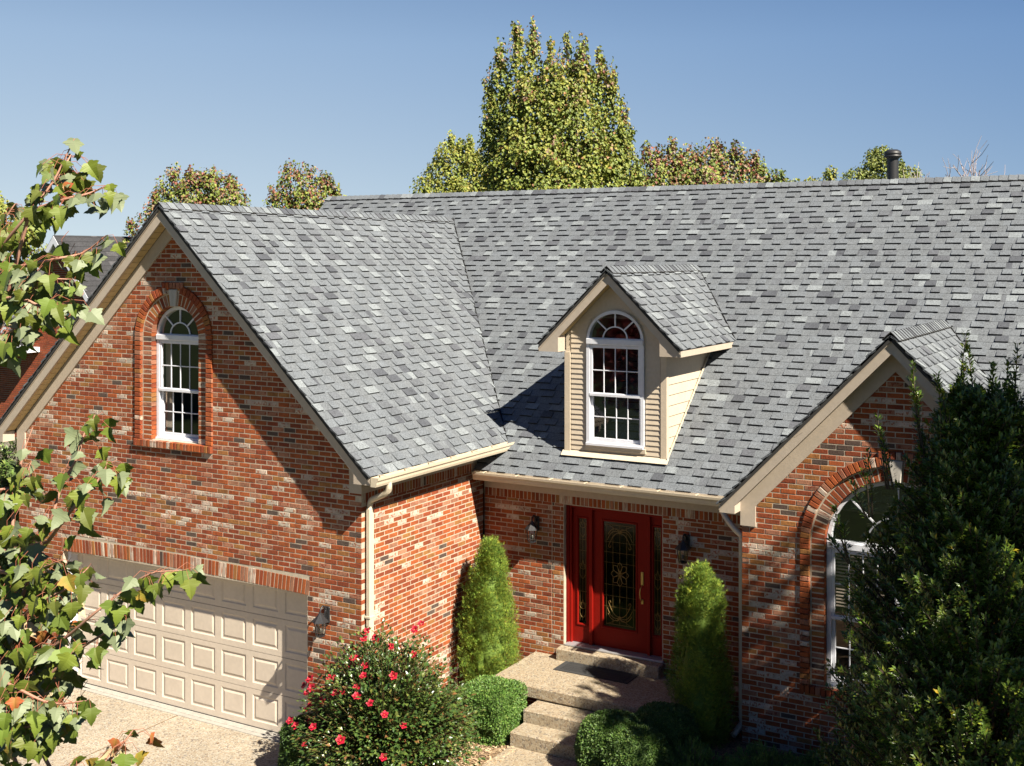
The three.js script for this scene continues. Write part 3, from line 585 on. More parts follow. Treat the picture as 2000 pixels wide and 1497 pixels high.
function archWindow(label, cx, z, half, y0, ys, { cols = 4, mull = false, frame = 0.05, bar = 0.10, spokes = 3, pad = 0.6, top = 99 }) {
  const w = part('window', new GB().plate([...doorway(cx, half, y0, ys, 32)], [0, 0, z], X, Y, Z, 0.09, WHITE, [[[cx - half + frame, y0 + frame], [cx + half - frame, y0 + frame], [cx + half - frame, ys - bar / 2], [cx - half + frame, ys - bar / 2]], [...arcPts(cx, ys + bar / 2, half - frame, 32)].map(([x, y]) => [x, ys + bar / 2 + (y - ys - bar / 2) * (half - frame - bar / 2) / (half - frame)])]), M.white, house);
  w.userData.label = label;
  part('transom_bar', new GB().box(cx - half + 0.004, ys - bar / 2 + 0.012, z - 0.02, cx + half - 0.004, ys + bar / 2 - 0.012, z + 0.022, WHITE, 0.006), M.white, w);
  part('sill', new GB().box(cx - half, y0 - 0.012, z - 0.03, cx + half, y0 + 0.028, z + 0.028, WHITE, 0.005), M.white, w);
  // fan light
  const by = ys + bar / 2, sy = (half - frame - bar / 2) / (half - frame), R = half - frame, r = R * 0.47, fan = new GB(), arc = (rad, wd) => { const a = arcPts(cx, by, rad + wd * 0.8, 24), b = arcPts(cx, by, rad - wd, 24).reverse(); return [...a, ...b].map(([x, y]) => [x, by + (y - by) * sy]); };
  fan.plate(arc(r, 0.011), [0, 0, z - 0.012], X, Y, Z, 0.016);
  for (let i = 1; i <= spokes; i++) { const a = Math.PI * i / (spokes + 1), c = Math.cos(a), s = Math.sin(a) * sy, l = Math.hypot(c, s); fan.obox([cx + c * (r + R) / 2, by + s * (r + R) / 2, z - 0.021], [c / l, s / l, 0], [-s / l, c / l, 0], Z, (R - r) / 2 * l, 0.010, 0.008, WHITE); }
  part('fan_muntin', fan, M.white, w);
  part('pane', new GB().plate([...arcPts(cx, by, R, 24)].map(([x, y]) => [x, by + (y - by) * sy]), [0, 0, z - 0.03], X, Y, Z, 0), M.glass, w);
  const x0 = cx - half + frame, x1 = cx + half - frame, yt = ys - bar / 2, ym = lerp(y0 + frame, yt, 0.485);
  const cells = mull ? [[x0, cx - 0.035], [cx + 0.035, x1]] : [[x0, x1]];
  if (mull) part('mullion', new GB().box(cx - 0.036, y0 + frame, z - 0.06, cx + 0.036, yt, z + 0.004, WHITE, 0.005), M.white, w);
  for (const [a, b] of cells) {
    sash(w, a, b, y0 + frame, ym + 0.02, cols, 2, z - 0.045);
    sash(w, a, b, ym - 0.02, yt, cols, 2, z - 0.008);
    part('meeting_rail', new GB().box(a, ym - 0.022, z - 0.03, b, ym + 0.022, z + 0.006, WHITE, 0.005), M.white, w);
  }
  // the dim room behind
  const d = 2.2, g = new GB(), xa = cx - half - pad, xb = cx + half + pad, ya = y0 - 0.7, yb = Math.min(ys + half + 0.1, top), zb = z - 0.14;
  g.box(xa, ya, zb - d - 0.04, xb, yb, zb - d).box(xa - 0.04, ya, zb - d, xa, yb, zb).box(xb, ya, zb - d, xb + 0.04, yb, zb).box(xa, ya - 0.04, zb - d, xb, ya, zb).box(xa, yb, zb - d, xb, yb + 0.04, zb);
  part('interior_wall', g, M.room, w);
  return w;
}
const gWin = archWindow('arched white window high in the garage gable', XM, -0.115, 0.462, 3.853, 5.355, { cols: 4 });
{ // gathered curtain on the left and a half-drawn blind inside the garage gable window
  const p = [], q = []; for (let i = 0; i <= 10; i++) { p.push([XM - 0.42 + i * 0.012, -0.27 - (i % 2) * 0.03]); }
  const g = new GB(); for (let i = 0; i < 10; i++) g.quad([p[i][0], 3.9, p[i][1]], [p[i + 1][0], 3.9, p[i + 1][1]], [p[i + 1][0] - 0.02, 5.3, p[i + 1][1]], [p[i][0] - 0.02, 5.3, p[i][1]]);
  part('curtain', g, M.curtain, gWin);
}
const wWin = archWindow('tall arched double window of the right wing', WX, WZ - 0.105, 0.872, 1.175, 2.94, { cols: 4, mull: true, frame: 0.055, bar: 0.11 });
part('blind', (() => { const g = new GB(); for (let i = 0; i < 20; i++) g.box(WX - 0.8, 2.93 - i * 0.042, WZ - 0.30, WX + 0.8, 2.945 - i * 0.042, WZ - 0.27); return g; })(), M.curtain, wWin);

// ------------------------------------------------------------------ dormer
const yBase = mainY(DZ);
const dWall = part('dormer_wall', new GB().plate([[DX - DW, yBase - 0.1], [DX + DW, yBase - 0.1], [DX + DW, DYA - 0.11 - KD * DW], [DX, DYA - 0.11], [DX - DW, DYA - 0.11 - KD * DW]], [0, 0, DZ - 0.012], X, Y, Z, 0.06, WHITE, [doorway(DX + 0.01, 0.44, 3.82, 5.31)])
  .plate([[-DZ, yBase - 0.1], [-mainZ(5.2), 5.2], [-DZ, 5.2]], [DX + DW - 0.013, 0, 0], [0, 0, -1], Y, X, 0.06).plate([[-DZ, yBase - 0.1], [-mainZ(5.2), 5.2], [-DZ, 5.2]], [DX - DW + 0.073, 0, 0], [0, 0, -1], Y, X, 0.06), M.siding, house);
{
  const e = 0.0745, n = Math.ceil((DYA - yBase) / e);
  for (let i = 0; i < n; i++) {
    const y0 = yBase + 0.05 + i * e, y1 = y0 + e, lim = (DYA - 0.14 - y1) / KD, half = Math.min(DW - 0.095, lim);
    if (half < 0.05) continue;
    const wh = y0 < 3.80 ? 0 : y1 < 5.31 ? 0.475 : y1 < 5.31 + 0.47 ? Math.sqrt(Math.max(0, 0.475 ** 2 - (Math.max(y0, 5.31) - 5.31) ** 2)) : 0;
    for (const [a, b] of wh ? [[DX - half, DX + 0.01 - wh], [DX + 0.01 + wh, DX + half]] : [[DX - half, DX + half]]) {
      if (b - a < 0.02) continue;
      const g = new GB(), z0 = DZ - 0.0115;
      g.quad([a, y0, z0 + 0.017], [b, y0, z0 + 0.017], [b, y1, z0 + 0.003], [a, y1, z0 + 0.003]).quad([a, y0, z0], [b, y0, z0], [b, y0, z0 + 0.017], [a, y0, z0 + 0.017]);
      part('siding_board', g, M.siding, dWall);
    }
  }
  const es = 0.149;
  for (let i = 0; i < 11; i++) for (const s of [-1, 1]) {   // the cheeks
    const y0 = yBase + 0.02 + i * es, y1 = Math.min(y0 + es, 5.13); if (y1 - y0 < 0.03) continue;
    const x0 = DX + s * (DW - 0.0125), g = new GB(), zr0 = mainZ(y0), zr1 = mainZ(y1), f = DZ - 0.03, o = s * 0.017;
    const q = [[x0 + o, y0, f], [x0 + o, y0, Math.min(zr0, f - 0.01)], [x0 + s * 0.003, y1, zr1], [x0 + s * 0.003, y1, f]];
    if (s > 0) g.quad(...q); else g.quad(q[3], q[2], q[1], q[0]);
    g.quad([x0, y0, f], [x0, y0, Math.min(zr0, f - 0.01)], q[1], q[0]);
    part('siding_board', g, M.siding, dWall);
  }
  for (const s of [-1, 1]) part('corner_board', new GB().box(DX + s * DW - (s > 0 ? 0.085 : 0.012), yBase - 0.02, DZ - 0.06, DX + s * DW + (s > 0 ? 0.012 : 0.085), DYE - 0.13, DZ + 0.012, WHITE, 0.004), M.siding, dWall);
  part('flashing', new GB().obox(add([DX, mainY(DZ + 0.03) + 0.012, DZ + 0.03], NM, 0.012), X, VM, NM, DW + 0.04, 0.052, 0.004), M.gutter, dWall);
  part('flashing', new GB().obox([DX + DW + 0.02, mainY(-3.95) + 0.03, -3.95], [0, -KM / cM, 1 / cM], NM, [-1, 0, 0], 1.12, 0.02, 0.003), M.gutter, dWall);
  part('sill_trim', new GB().box(DX - 0.47, 3.735, DZ - 0.01, DX + 0.49, 3.80, DZ + 0.02, WHITE, 0.004), M.siding, dWall);
  // eave boards of the dormer
  part('fascia', new GB().box(DX + DH - 0.03, DYE - 0.12, mainZ(DYE) + 0.06, DX + DH - 0.011, DYE - 0.03, DZF - 0.0305), M.trim, dWall);
  part('soffit', new GB().box(DX + DW - 0.01, DYE - 0.12, mainZ(DYE - 0.12) + 0.05, DX + DH - 0.031, DYE - 0.105, DZ + 0.02), M.trim, dWall);
  part('fascia', new GB().box(DX - DH + 0.011, DYE - 0.12, mainZ(DYE) + 0.06, DX - DH + 0.03, DYE - 0.03, DZF - 0.0305), M.trim, dWall);
  part('soffit', new GB().box(DX - DH + 0.031, DYE - 0.12, mainZ(DYE - 0.12) + 0.05, DX - DW + 0.01, DYE - 0.105, DZ + 0.02), M.trim, dWall);
}
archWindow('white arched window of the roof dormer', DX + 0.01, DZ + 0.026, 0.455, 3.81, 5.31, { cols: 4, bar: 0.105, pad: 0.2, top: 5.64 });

// ------------------------------------------------------------------ garage door
{
  const zd = -0.225, x0 = -5.70, x1 = -0.965, y0 = -0.085, y1 = 2.04, gw = part('garage_door', new GB().box(x0 - 0.02, y0, zd - 0.05, x1 + 0.02, y1, zd - 0.013), M.garage, house);
  const rows = 4, cols = 8, ph = (y1 - y0) / rows, pw = (x1 - x0) / cols;
  for (let r = 0; r < rows; r++) {
    const ya = y0 + r * ph, s = new GB(), yb = ya + ph;
    // section face: rails and stiles around the raised panels
    const holes = []; for (let c = 0; c < cols; c++) { const xa = x0 + c * pw + 0.062, xb = x0 + (c + 1) * pw - 0.062; holes.push([[xa, ya + 0.085], [xb, ya + 0.085], [xb, yb - 0.075], [xa, yb - 0.075]]); }
    s.plate([[x0, ya + 0.004], [x1, ya + 0.004], [x1, yb - 0.004], [x0, yb - 0.004]], [0, 0, zd], X, Y, Z, 0.012, WHITE, holes);
    part('door_section', s, M.garage, gw);
    for (const h of holes) {
      const g = new GB(), [a, , c] = h, ins = (d, z) => [[a[0] + d, a[1] + d, z], [c[0] - d, a[1] + d, z], [c[0] - d, c[1] - d, z], [a[0] + d, c[1] - d, z]];
      const L = [ins(0, zd), ins(0.016, zd - 0.0115), ins(0.034, zd - 0.0115), ins(0.060, zd - 0.001)];
      for (let i = 0; i < 3; i++) for (let k = 0; k < 4; k++) g.quad(L[i][k], L[i][(k + 1) % 4], L[i + 1][(k + 1) % 4], L[i + 1][k]);
      g.quad(...L[3]);
      part('door_panel', g, M.garage, gw);
    }
  }
  part('jamb', new GB().box(-5.775, -0.09, -0.36, -5.70, 2.0, -0.09, WHITE, 0.004), M.white, gw);
  part('jamb', new GB().box(-0.965, -0.09, -0.36, -0.90, 2.0, -0.09, WHITE, 0.004), M.white, gw);
  part('header', new GB().box(-5.70, 1.93, -0.36, -0.965, 2.06, -0.115, WHITE, 0.004), M.garage, gw);
  part('weather_strip', new GB().box(x0, y0 - 0.018, zd - 0.03, x1, y0 + 0.004, zd + 0.004), M.black, gw);
}

// ------------------------------------------------------------------ front door with two sidelights
{
  const z = ZE - 0.10, T = 2.895, B = 0.862, door = part('front_door', new GB()
    .box(1.372, B - 0.02, z - 0.08, 1.425, T, z + 0.03, WHITE, 0.004).box(1.425, B - 0.02, z - 0.08, 1.462, T, z + 0.012, WHITE, 0.006).box(2.895, B - 0.02, z - 0.08, 2.99, T, z + 0.03, WHITE, 0.004)
    .box(1.462, T - 0.05, z - 0.08, 2.895, T, z + 0.012, WHITE, 0.004).box(1.742, B, z - 0.09, 1.795, T - 0.05, z + 0.006, WHITE, 0.005).box(2.665, B, z - 0.09, 2.712, T - 0.05, z + 0.006, WHITE, 0.005), M.red, house);
  door.userData.label = 'red front door between two leaded sidelights';
  part('threshold', new GB().box(1.40, 0.833, z - 0.10, 2.96, 0.862, ZE + 0.03, WHITE, 0.006), M.metal, door);
  const leaf = (x0, x1, y0, y1, gx0, gx1, gy0, gy1, zf, name) => {
    const m = part(name, new GB().plate([[x0, y0], [x1, y0], [x1, y1], [x0, y1]], [0, 0, zf], X, Y, Z, 0.042, WHITE, [[[gx0, gy0], [gx1, gy0], [gx1, gy1], [gx0, gy1]]]), M.red, door);
    const b = 0.022, fr = new GB(), I = (d, zz) => [[gx0 + d, gy0 + d, zz], [gx1 - d, gy0 + d, zz], [gx1 - d, gy1 - d, zz], [gx0 + d, gy1 - d, zz]], L = [I(-b, zf + 0.0005), I(-b * 0.6, zf + 0.012), I(0, zf + 0.010), I(b * 0.5, zf - 0.008)];
    for (let i = 0; i < 3; i++) for (let k = 0; k < 4; k++) fr.quad(L[i][k], L[i][(k + 1) % 4], L[i + 1][(k + 1) % 4], L[i + 1][k]);
    part('glass_bead', fr, M.red, door);
    part('pane', new GB().plate([[gx0, gy0], [gx1, gy0], [gx1, gy1], [gx0, gy1]], [0, 0, zf - 0.014], X, Y, Z, 0), M.leaded, door);
    return m;
  };
  const zl = z - 0.035, g0 = 1.16, g1 = 2.70;
  leaf(1.795, 2.665, 0.868, T - 0.052, 1.952, 2.478, g0, g1, zl, 'door_leaf');
  leaf(1.462, 1.742, 0.868, T - 0.052, 1.545, 1.690, g0 - 0.02, g1, zl, 'sidelight');
  leaf(2.712, 2.895, 0.868, T - 0.052, 2.742, 2.872, g0 - 0.01, g1, zl, 'sidelight');
  // lead came: curled fans top and bottom, a flower medallion, a grid between
  const cm = [], zz = zl - 0.010, R = 0.0042, line = (pts, r = R) => cm.push([pts.map(([x, y]) => [x, y, zz]), r * 0.8, 5]), bz = (a, b, c, d, n = 14) => Array.from({ length: n + 1 }, (_, i) => { const t = i / n, s = 1 - t; return [0, 1].map((k) => s * s * s * a[k] + 3 * s * s * t * b[k] + 3 * s * t * t * c[k] + t * t * t * d[k]); });
  const cx = 2.215, m0 = 1.95 + 0.05, m1 = 2.478 - 0.048, yT = 2.52, yB = 1.34, yM = 1.94;
  for (const x of [m0, m1, cx - 0.11, cx, cx + 0.11]) line([[x, g0 + 0.05], [x, g1 - 0.05]], 0.003);
  for (const y of [1.46, 1.62, 1.78, 2.10, 2.25, 2.40]) line([[1.955, y], [2.475, y]], 0.003);
  line([[m0, g0 + 0.05], [m1, g0 + 0.05]]); line([[m0, g1 - 0.05], [m1, g1 - 0.05]]);
  for (const s of [-1, 1]) for (const up of [1, -1]) {
    const yb = up > 0 ? yT : yB, o = (x, y) => [cx + s * x, yb + up * y];
    line(bz(o(0.005, 0.03), o(0.06, 0.10), o(0.13, 0.09), o(0.19, -0.02)), 0.006); line(bz(o(0.005, 0.02), o(0.08, 0.07), o(0.15, 0.03), o(0.20, -0.10)), 0.006);
    line(bz(o(0, 0.01), o(0.07, 0.03), o(0.12, -0.04), o(0.17, -0.16)), 0.006); line(bz(o(0.17, -0.16), o(0.20, -0.21), o(0.13, -0.22), o(0.145, -0.17)), 0.005);
    line(bz(o(0, 0.03), o(0.02, 0.08), o(0.05, 0.09), o(0.07, 0.06)), 0.005); line([o(0.21, 0.14), o(0.09, 0.085)], 0.003);
  }
  for (let i = 0; i < 8; i++) { const a = i * Math.PI / 4, c = Math.cos(a), s = Math.sin(a), o = (r, t) => [cx + (c * r - s * t) * 0.86, yM + (s * r + c * t) * 1.05]; for (const t of [-1, 1]) line(bz(o(0.01, 0), o(0.09, 0.015 * t), o(0.10, 0.085 * t), o(0.165, 0)), 0.005); }
  for (const sx of [1.6175, 2.807]) {
    line([[sx, g0 + 0.03], [sx, g1 - 0.03]], 0.003); for (const d of [-0.045, 0.045]) line([[sx + d, g0 + 0.03], [sx + d, g1 - 0.03]], 0.003);
    for (const y of [1.45, 1.62, 2.22, 2.38]) line([[sx - 0.065, y], [sx + 0.065, y]], 0.003);
    for (const yc of [1.36, 1.94, 2.55]) for (const s of [-1, 1]) { line(bz([sx, yc - 0.14], [sx + s * 0.10, yc - 0.03], [sx + s * 0.02, yc + 0.03], [sx, yc + 0.14]), 0.004); line(bz([sx, yc], [sx + s * 0.07, yc + 0.02], [sx + s * 0.06, yc + 0.10], [sx + s * 0.015, yc + 0.07]), 0.004); }
  }
  part('lead_came', tubeGeo(cm), M.came, door);
  // handle set
  const hx = 2.575;
  part('handle', tubeGeo([[curve([[hx, 1.83, zl + 0.02], [hx - 0.005, 1.80, zl + 0.055], [hx - 0.012, 1.74, zl + 0.062], [hx - 0.004, 1.66, zl + 0.055], [hx, 1.62, zl + 0.02]], 18), 0.008, 8]]), M.brass, door);
  part('lock_plate', new GB().box(hx - 0.022, 1.84, zl + 0.0005, hx + 0.022, 2.03, zl + 0.012, WHITE, 0.004).box(hx - 0.018, 1.57, zl + 0.0005, hx + 0.018, 1.64, zl + 0.012, WHITE, 0.004), M.brass, door);
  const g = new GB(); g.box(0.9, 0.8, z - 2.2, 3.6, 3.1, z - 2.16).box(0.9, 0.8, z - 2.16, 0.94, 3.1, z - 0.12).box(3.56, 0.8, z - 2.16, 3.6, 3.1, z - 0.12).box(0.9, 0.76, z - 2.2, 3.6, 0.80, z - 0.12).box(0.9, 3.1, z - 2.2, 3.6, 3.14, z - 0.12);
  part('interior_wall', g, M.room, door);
}
placePieces();

// ------------------------------------------------------------------ wall lanterns
function lantern(label, pos, turn) {
  const t = thing('wall_lantern', label, 'wall lamp', pos, 'black wall lanterns');
  t.rotation.y = turn;
  part('backplate', new GB().box(-0.045, -0.10, 0.0005, 0.045, 0.12, 0.022, WHITE, 0.008), M.black, t);
  part('arm', tubeGeo([[curve([[0, 0.04, 0.02], [0, 0.10, 0.05], [0, 0.145, 0.10], [0, 0.10, 0.15], [0, 0.05, 0.155]], 18), 0.012, 8], [curve([[0, -0.06, 0.02], [0, -0.02, 0.06], [0, 0.06, 0.055], [0, 0.10, 0.03]], 12), 0.008, 8]]), M.black, t);
  const lathe = (pts, mat, name, seg = 6) => { const g = new THREE.LatheGeometry(pts.map((q) => new THREE.Vector2(q[0], q[1])), seg), f = g.toNonIndexed(); f.computeVertexNormals(); const n = f.attributes.position.count; f.setAttribute('color', new THREE.BufferAttribute(new Float32Array(n * 3).fill(1), 3)); const m = part(name, f, mat, t); m.position.set(0, 0, 0.155); return m; };
  lathe([[0.001, 0.075], [0.018, 0.07], [0.03, 0.045], [0.105, -0.035], [0.112, -0.05], [0.09, -0.055]].reverse(), M.black, 'lantern_roof');
  lathe([[0.075, -0.055], [0.052, -0.225]].reverse(), M.glass, 'lantern_glass');
  lathe([[0.001, -0.26], [0.02, -0.25], [0.06, -0.24], [0.062, -0.222], [0.045, -0.222]], M.black, 'lantern_base');
  const bars = []; for (let i = 0; i < 6; i++) { const a = i * Math.PI / 3, c = Math.sin(a), s = Math.cos(a); bars.push([[[c * 0.079, -0.05, 0.155 + s * 0.079], [c * 0.056, -0.225, 0.155 + s * 0.056]], 0.006, 6]); }
  part('lantern_bar', tubeGeo(bars), M.black, t);
  part('bulb', (() => { const g = new THREE.SphereGeometry(0.022, 12, 10); g.scale(1, 1.6, 1); return g; })(), new THREE.MeshStandardMaterial({ color: 0x6a675f, roughness: 0.3 }), t).position.set(0, -0.16, 0.155);
  return t;
}
lantern('black lantern on the brick strip right of the garage door', [-0.56, 1.77, 0.003], 0);
lantern('black lantern on the wall left of the red door', [0.93, 2.56, ZE + 0.003], 0);
lantern('black lantern on the wall right of the red door, above a conifer', [3.31, 2.56, ZE + 0.003], 0);

// ------------------------------------------------------------------ ground, drive, porch steps, path, bed
const gN = noise2(201, 64), gM = noise2(202, 128);
const aggT = tex(1024, 1024, (() => { // exposed aggregate: round pebbles of several tones in pale cement
  const n = 72, r = rngOf(211), pt = Array.from({ length: n * n }, () => [r(), r(), r(), r()]), b = noise2(212, 64);
  return (u, v) => {
    const x = u * n, y = v * n, xi = Math.floor(x), yi = Math.floor(y); let d1 = 9, d2 = 9, id = null;
    for (let j = -1; j <= 1; j++) for (let i = -1; i <= 1; i++) { const p = pt[((yi + j + n) % n) * n + (xi + i + n) % n], d = Math.hypot(xi + i + p[0] - x, yi + j + p[1] - y); if (d < d1) { d2 = d1; d1 = d; id = p; } else if (d < d2) d2 = d; }
    const e = smooth(0.02, 0.16, d2 - d1), t = id[2], c = t < 0.42 ? [0.93, 0.84, 0.68] : t < 0.68 ? [0.80, 0.66, 0.49] : t < 0.86 ? [0.99, 0.94, 0.84] : t < 0.95 ? [0.55, 0.44, 0.34] : [0.42, 0.38, 0.36];
    return mix3([0.66, 0.57, 0.45], mul(c, 0.88 + 0.24 * id[3]), e).map((q) => clamp(q * (0.93 + 0.14 * (b(u * 20, v * 20) - 0.5))));
  };
})());
const aggB = tex(1024, 1024, (() => { const n = 72, r = rngOf(211), pt = Array.from({ length: n * n }, () => [r(), r(), r(), r()]); return (u, v) => { const x = u * n, y = v * n, xi = Math.floor(x), yi = Math.floor(y); let d1 = 9, d2 = 9; for (let j = -1; j <= 1; j++) for (let i = -1; i <= 1; i++) { const p = pt[((yi + j + n) % n) * n + (xi + i + n) % n], d = Math.hypot(xi + i + p[0] - x, yi + j + p[1] - y); if (d < d1) { d2 = d1; d1 = d; } else if (d < d2) d2 = d; } return smooth(0.0, 0.5, d2 - d1) * 0.8 + 0.1; }; })(), false);
M.agg = S({ map: rep(aggT, 0.72), bumpMap: rep(aggB, 0.72), bumpScale: 0.006, color: new THREE.Color().setRGB(0.42, 0.385, 0.33), roughness: 0.9 });
M.drive = S({ map: rep(aggT, 0.72), bumpMap: rep(aggB, 0.72), bumpScale: 0.003, color: new THREE.Color().setRGB(0.40, 0.385, 0.365), roughness: 0.9 });
M.concrete = S({ map: rep(mortarT, 1), bumpMap: rep(mortarT, 1), bumpScale: 0.002, color: new THREE.Color().setRGB(0.36, 0.335, 0.295), roughness: 0.9 });
const grassT = tex(512, 512, (() => { const a = noise2(221, 128), b = noise2(222, 16); return (u, v) => { const k = 0.6 + 0.5 * (a(u * 128, v * 128) - 0.5) + 0.4 * (b(u * 16, v * 16) - 0.5); return [0.9 * k, k, 0.55 * k]; }; })());
M.grass = S({ map: rep(grassT, 0.4), color: new THREE.Color().setRGB(0.055, 0.085, 0.025), roughness: 1 });
const mulchT = tex(512, 512, (() => { const a = noise2(231, 128), b = noise2(232, 32), c = noise2(233, 64); return (u, v) => { const k = clamp(0.62 + 0.7 * (a(u * 34, v * 110) - 0.5) + 0.4 * (b(u * 12, v * 12) - 0.5) + 0.5 * (c(u * 64, v * 24) - 0.5)); return [k, k * 0.82, k * 0.62]; }; })());
M.mulch = S({ map: rep(mulchT, 1.3), bumpMap: rep(mulchT, 1.3), bumpScale: 0.012, color: new THREE.Color().setRGB(0.27, 0.21, 0.15), roughness: 1 });

const YD = -0.105;
{ // one ground sheet out to the horizon
  const g = new GB(), E = [-500, -60, -20, -8, -0.6, 13, 40, 120, 500];
  for (let i = 0; i < 8; i++) for (let j = 0; j < 8; j++) { const h = () => -0.16; g.quad([E[i], h(), E[j + 1]], [E[i + 1], h(), E[j + 1]], [E[i + 1], h(), E[j]], [E[i], h(), E[j]]); }
  structure('ground', g, M.grass);
}
const drive = structure('driveway', (() => { // worn surface: blotches, tyre paths and a few oil spots
  const g = new GB().box(-7.6, -0.3, -0.10, -0.62, YD - 0.001, 16), s1 = noise2(245, 64), s2 = noise2(246, 64), n = 70, m = 120, r = rngOf(247), spots = Array.from({ length: 9 }, () => [-6.8 + r() * 5.6, 0.4 + r() * 7, 0.05 + r() * 0.12]);
  const P = (i, j) => [lerp(-7.6, -0.62, i / n), YD, lerp(-0.10, 12, (j / m) ** 1.6)], tone = (p) => { let k = 1 + 0.16 * (s1(p[0] * 0.9 + 9, p[2] * 0.7 + 3) - 0.5) + 0.14 * (s2(p[0] * 3.1 + 5, p[2] * 2.3 + 8) - 0.5); for (const [x, z, q] of spots) k *= 1 - 0.22 * smooth(q * 1.4, q * 0.5, Math.hypot(p[0] - x, p[2] - z)); return [k, k * 0.995, k * 0.98]; };
  const put = (a, b, c) => { const st = g.c.length; g.tri(a, b, c); [a, b, c].forEach((q, w) => { const t = tone(q); for (let e = 0; e < 3; e++) g.c[st + w * 3 + e] = t[e]; }); };
  for (let i = 0; i < n; i++) for (let j = 0; j < m; j++) { const a = P(i, j + 1), b = P(i + 1, j + 1), c = P(i + 1, j), d = P(i, j); put(a, b, c); put(a, c, d); }
  return g;
})(), M.drive);
drive.userData.label = 'pale exposed-aggregate driveway';
part('expansion_joint', new GB().box(-3.345, YD - 0.001, -0.06, -3.33, YD + 0.0025, 16).box(-7.6, YD - 0.001, 4.2, -3.345, YD + 0.0025, 4.215).box(-3.33, YD - 0.001, 4.2, -0.62, YD + 0.0025, 4.215), M.mulch, drive);
part('apron', new GB().box(-5.76, -0.3, -0.40, -0.91, YD + 0.012, -0.1005).box(-5.76, -0.3, -0.1, -0.91, YD + 0.008, -0.02), M.concrete, drive);
{ // fallen leaves and twigs on the drive
  const r = rngOf(243), N = 130, im = new THREE.InstancedMesh(new GB().tri([-0.4, 0, 0], [0.4, 0, 0.1], [0, 0.12, -0.9]).tri([0.4, 0, 0.1], [-0.4, 0, 0], [0.1, 0.05, 0.8]).build(), S({ roughness: 1 }), N), o = new THREE.Object3D(), c = new THREE.Color();
  for (let i = 0; i < N; i++) { o.position.set(-6.8 + r() * 6, YD + 0.004, 0.1 + Math.pow(r(), 1.3) * 6); o.rotation.set(0, r() * 6.3, 0); o.scale.setScalar(0.012 + 0.022 * r()); o.updateMatrix(); im.setMatrixAt(i, o.matrix); const k = r(); c.setRGB(0.10 + 0.12 * k, 0.05 + 0.05 * k, 0.025); im.setColorAt(i, c); }
  im.name = 'leaf_litter'; im.castShadow = im.receiveShadow = true; tag(im, 'small dry leaf bits scattered on the pale driveway', 'leaf litter', null, 'stuff'); scene.add(im);
}
// planting bed, rising gently to the porch
const bedY = (x, z) => -0.10 + 0.22 * smooth(-0.8, 1.0, x) + 0.16 * smooth(2.8, 4.6, x) + 0.03 * (gN(x * 2 + 9, z * 2 + 9) - 0.5) - 0.10 * smooth(0.2, 3.0, z);
{
  const g = new GB(), n = 60, m = 40, at = (i, j) => { const x = lerp(-0.62, 13, i / n), z = lerp(-3.06, 4.5, j / m); return [x, bedY(x, z) - 0.12 * smooth(0.985, 1, i / n) - 0.12 * smooth(0.97, 1, j / m) - 0.06 * smooth(0.02, 0, i / n), z]; };
  for (let i = 0; i < n; i++) for (let j = 0; j < m; j++) g.quad(at(i, j + 1), at(i + 1, j + 1), at(i + 1, j), at(i, j));
  structure('planting_bed', g, M.mulch);
  const r = rngOf(241), chip = new GB().obox([0, 0, 0], X, Y, Z, 0.022, 0.0025, 0.006).build(), N = 5200, im = new THREE.InstancedMesh(chip, S({ roughness: 1 }), N), o = new THREE.Object3D(), c = new THREE.Color();
  for (let i = 0; i < N; i++) { const x = -0.5 + r() * 2.3, z = -2.2 + r() * 3.8; o.position.set(x, bedY(x, z) + 0.004 + r() * 0.012, z); o.rotation.set((r() - 0.5) * 0.9, r() * 6.3, (r() - 0.5) * 0.9); o.scale.set(0.5 + r() * 1.4, 1, 0.5 + r()); o.updateMatrix(); im.setMatrixAt(i, o.matrix); const k = r(); c.setRGB(0.20 + 0.4 * k, 0.14 + 0.30 * k, 0.08 + 0.2 * k); im.setColorAt(i, c); }
  im.name = 'mulch'; im.castShadow = im.receiveShadow = true; tag(im, 'straw coloured bark mulch in the bed before the rose bush', 'mulch', null, 'stuff'); scene.add(im);
}
{ // porch slab and steps of exposed aggregate
  const t = thing('porch_steps', 'exposed-aggregate porch slab with two steps below the red door', 'steps', [2.2, 0, -2]);
  const at = (x0, y0, z0, x1, y1, z1) => new GB().box(x0 - 2.2, y0, z0 + 2, x1 - 2.2, y1, z1 + 2, WHITE, 0.014);
  part('slab', at(0.90, 0.503, ZE + 0.006, 3.58, 0.663, -1.74), M.agg, t);
  part('step', at(1.645, 0.10, -1.80, 2.85, 0.488, -1.365), M.agg, t);
  part('step', at(1.655, -0.1, -1.50, 2.86, 0.318, -1.00), M.agg, t);
  part('door_step', at(1.345, 0.60, ZE + 0.006, 2.97, 0.831, ZE + 0.195), M.agg, t);
  const f = part('foundation', new GB().box(1.12 - 2.2, -0.2, ZE + 2.01, 3.4 - 2.2, 0.502, -1.98 + 2), M.mortar, t);
  const keep = pieces.length; for (let y = -0.04, k = 0; y < 0.44; y += BH, k++) for (let i = 0; i < 12; i++) { const g = new GB(), a = -1.08 + (i - (k % 2) * 0.5) * BL, q = [[Math.max(a, -1.08), y + J / 2, 0.0235], [a + BL - J, y + J / 2, 0.0235], [a + BL - J, y + BH - J / 2, 0.0235], [Math.max(a, -1.08), y + BH - J / 2, 0.0235]], tn = brickTone(i, y); if (q[1][0] > 1.2) continue; hexBrick(g, q, Z, 0.02, tn.col, tn.cell, 0.004); part('brick', g, M.brick, f); }
}
const walk = structure('garden_path', new GB().box(1.66, -0.2, -0.9995, 2.865, 0.137, 6, WHITE, 0.012), M.agg);
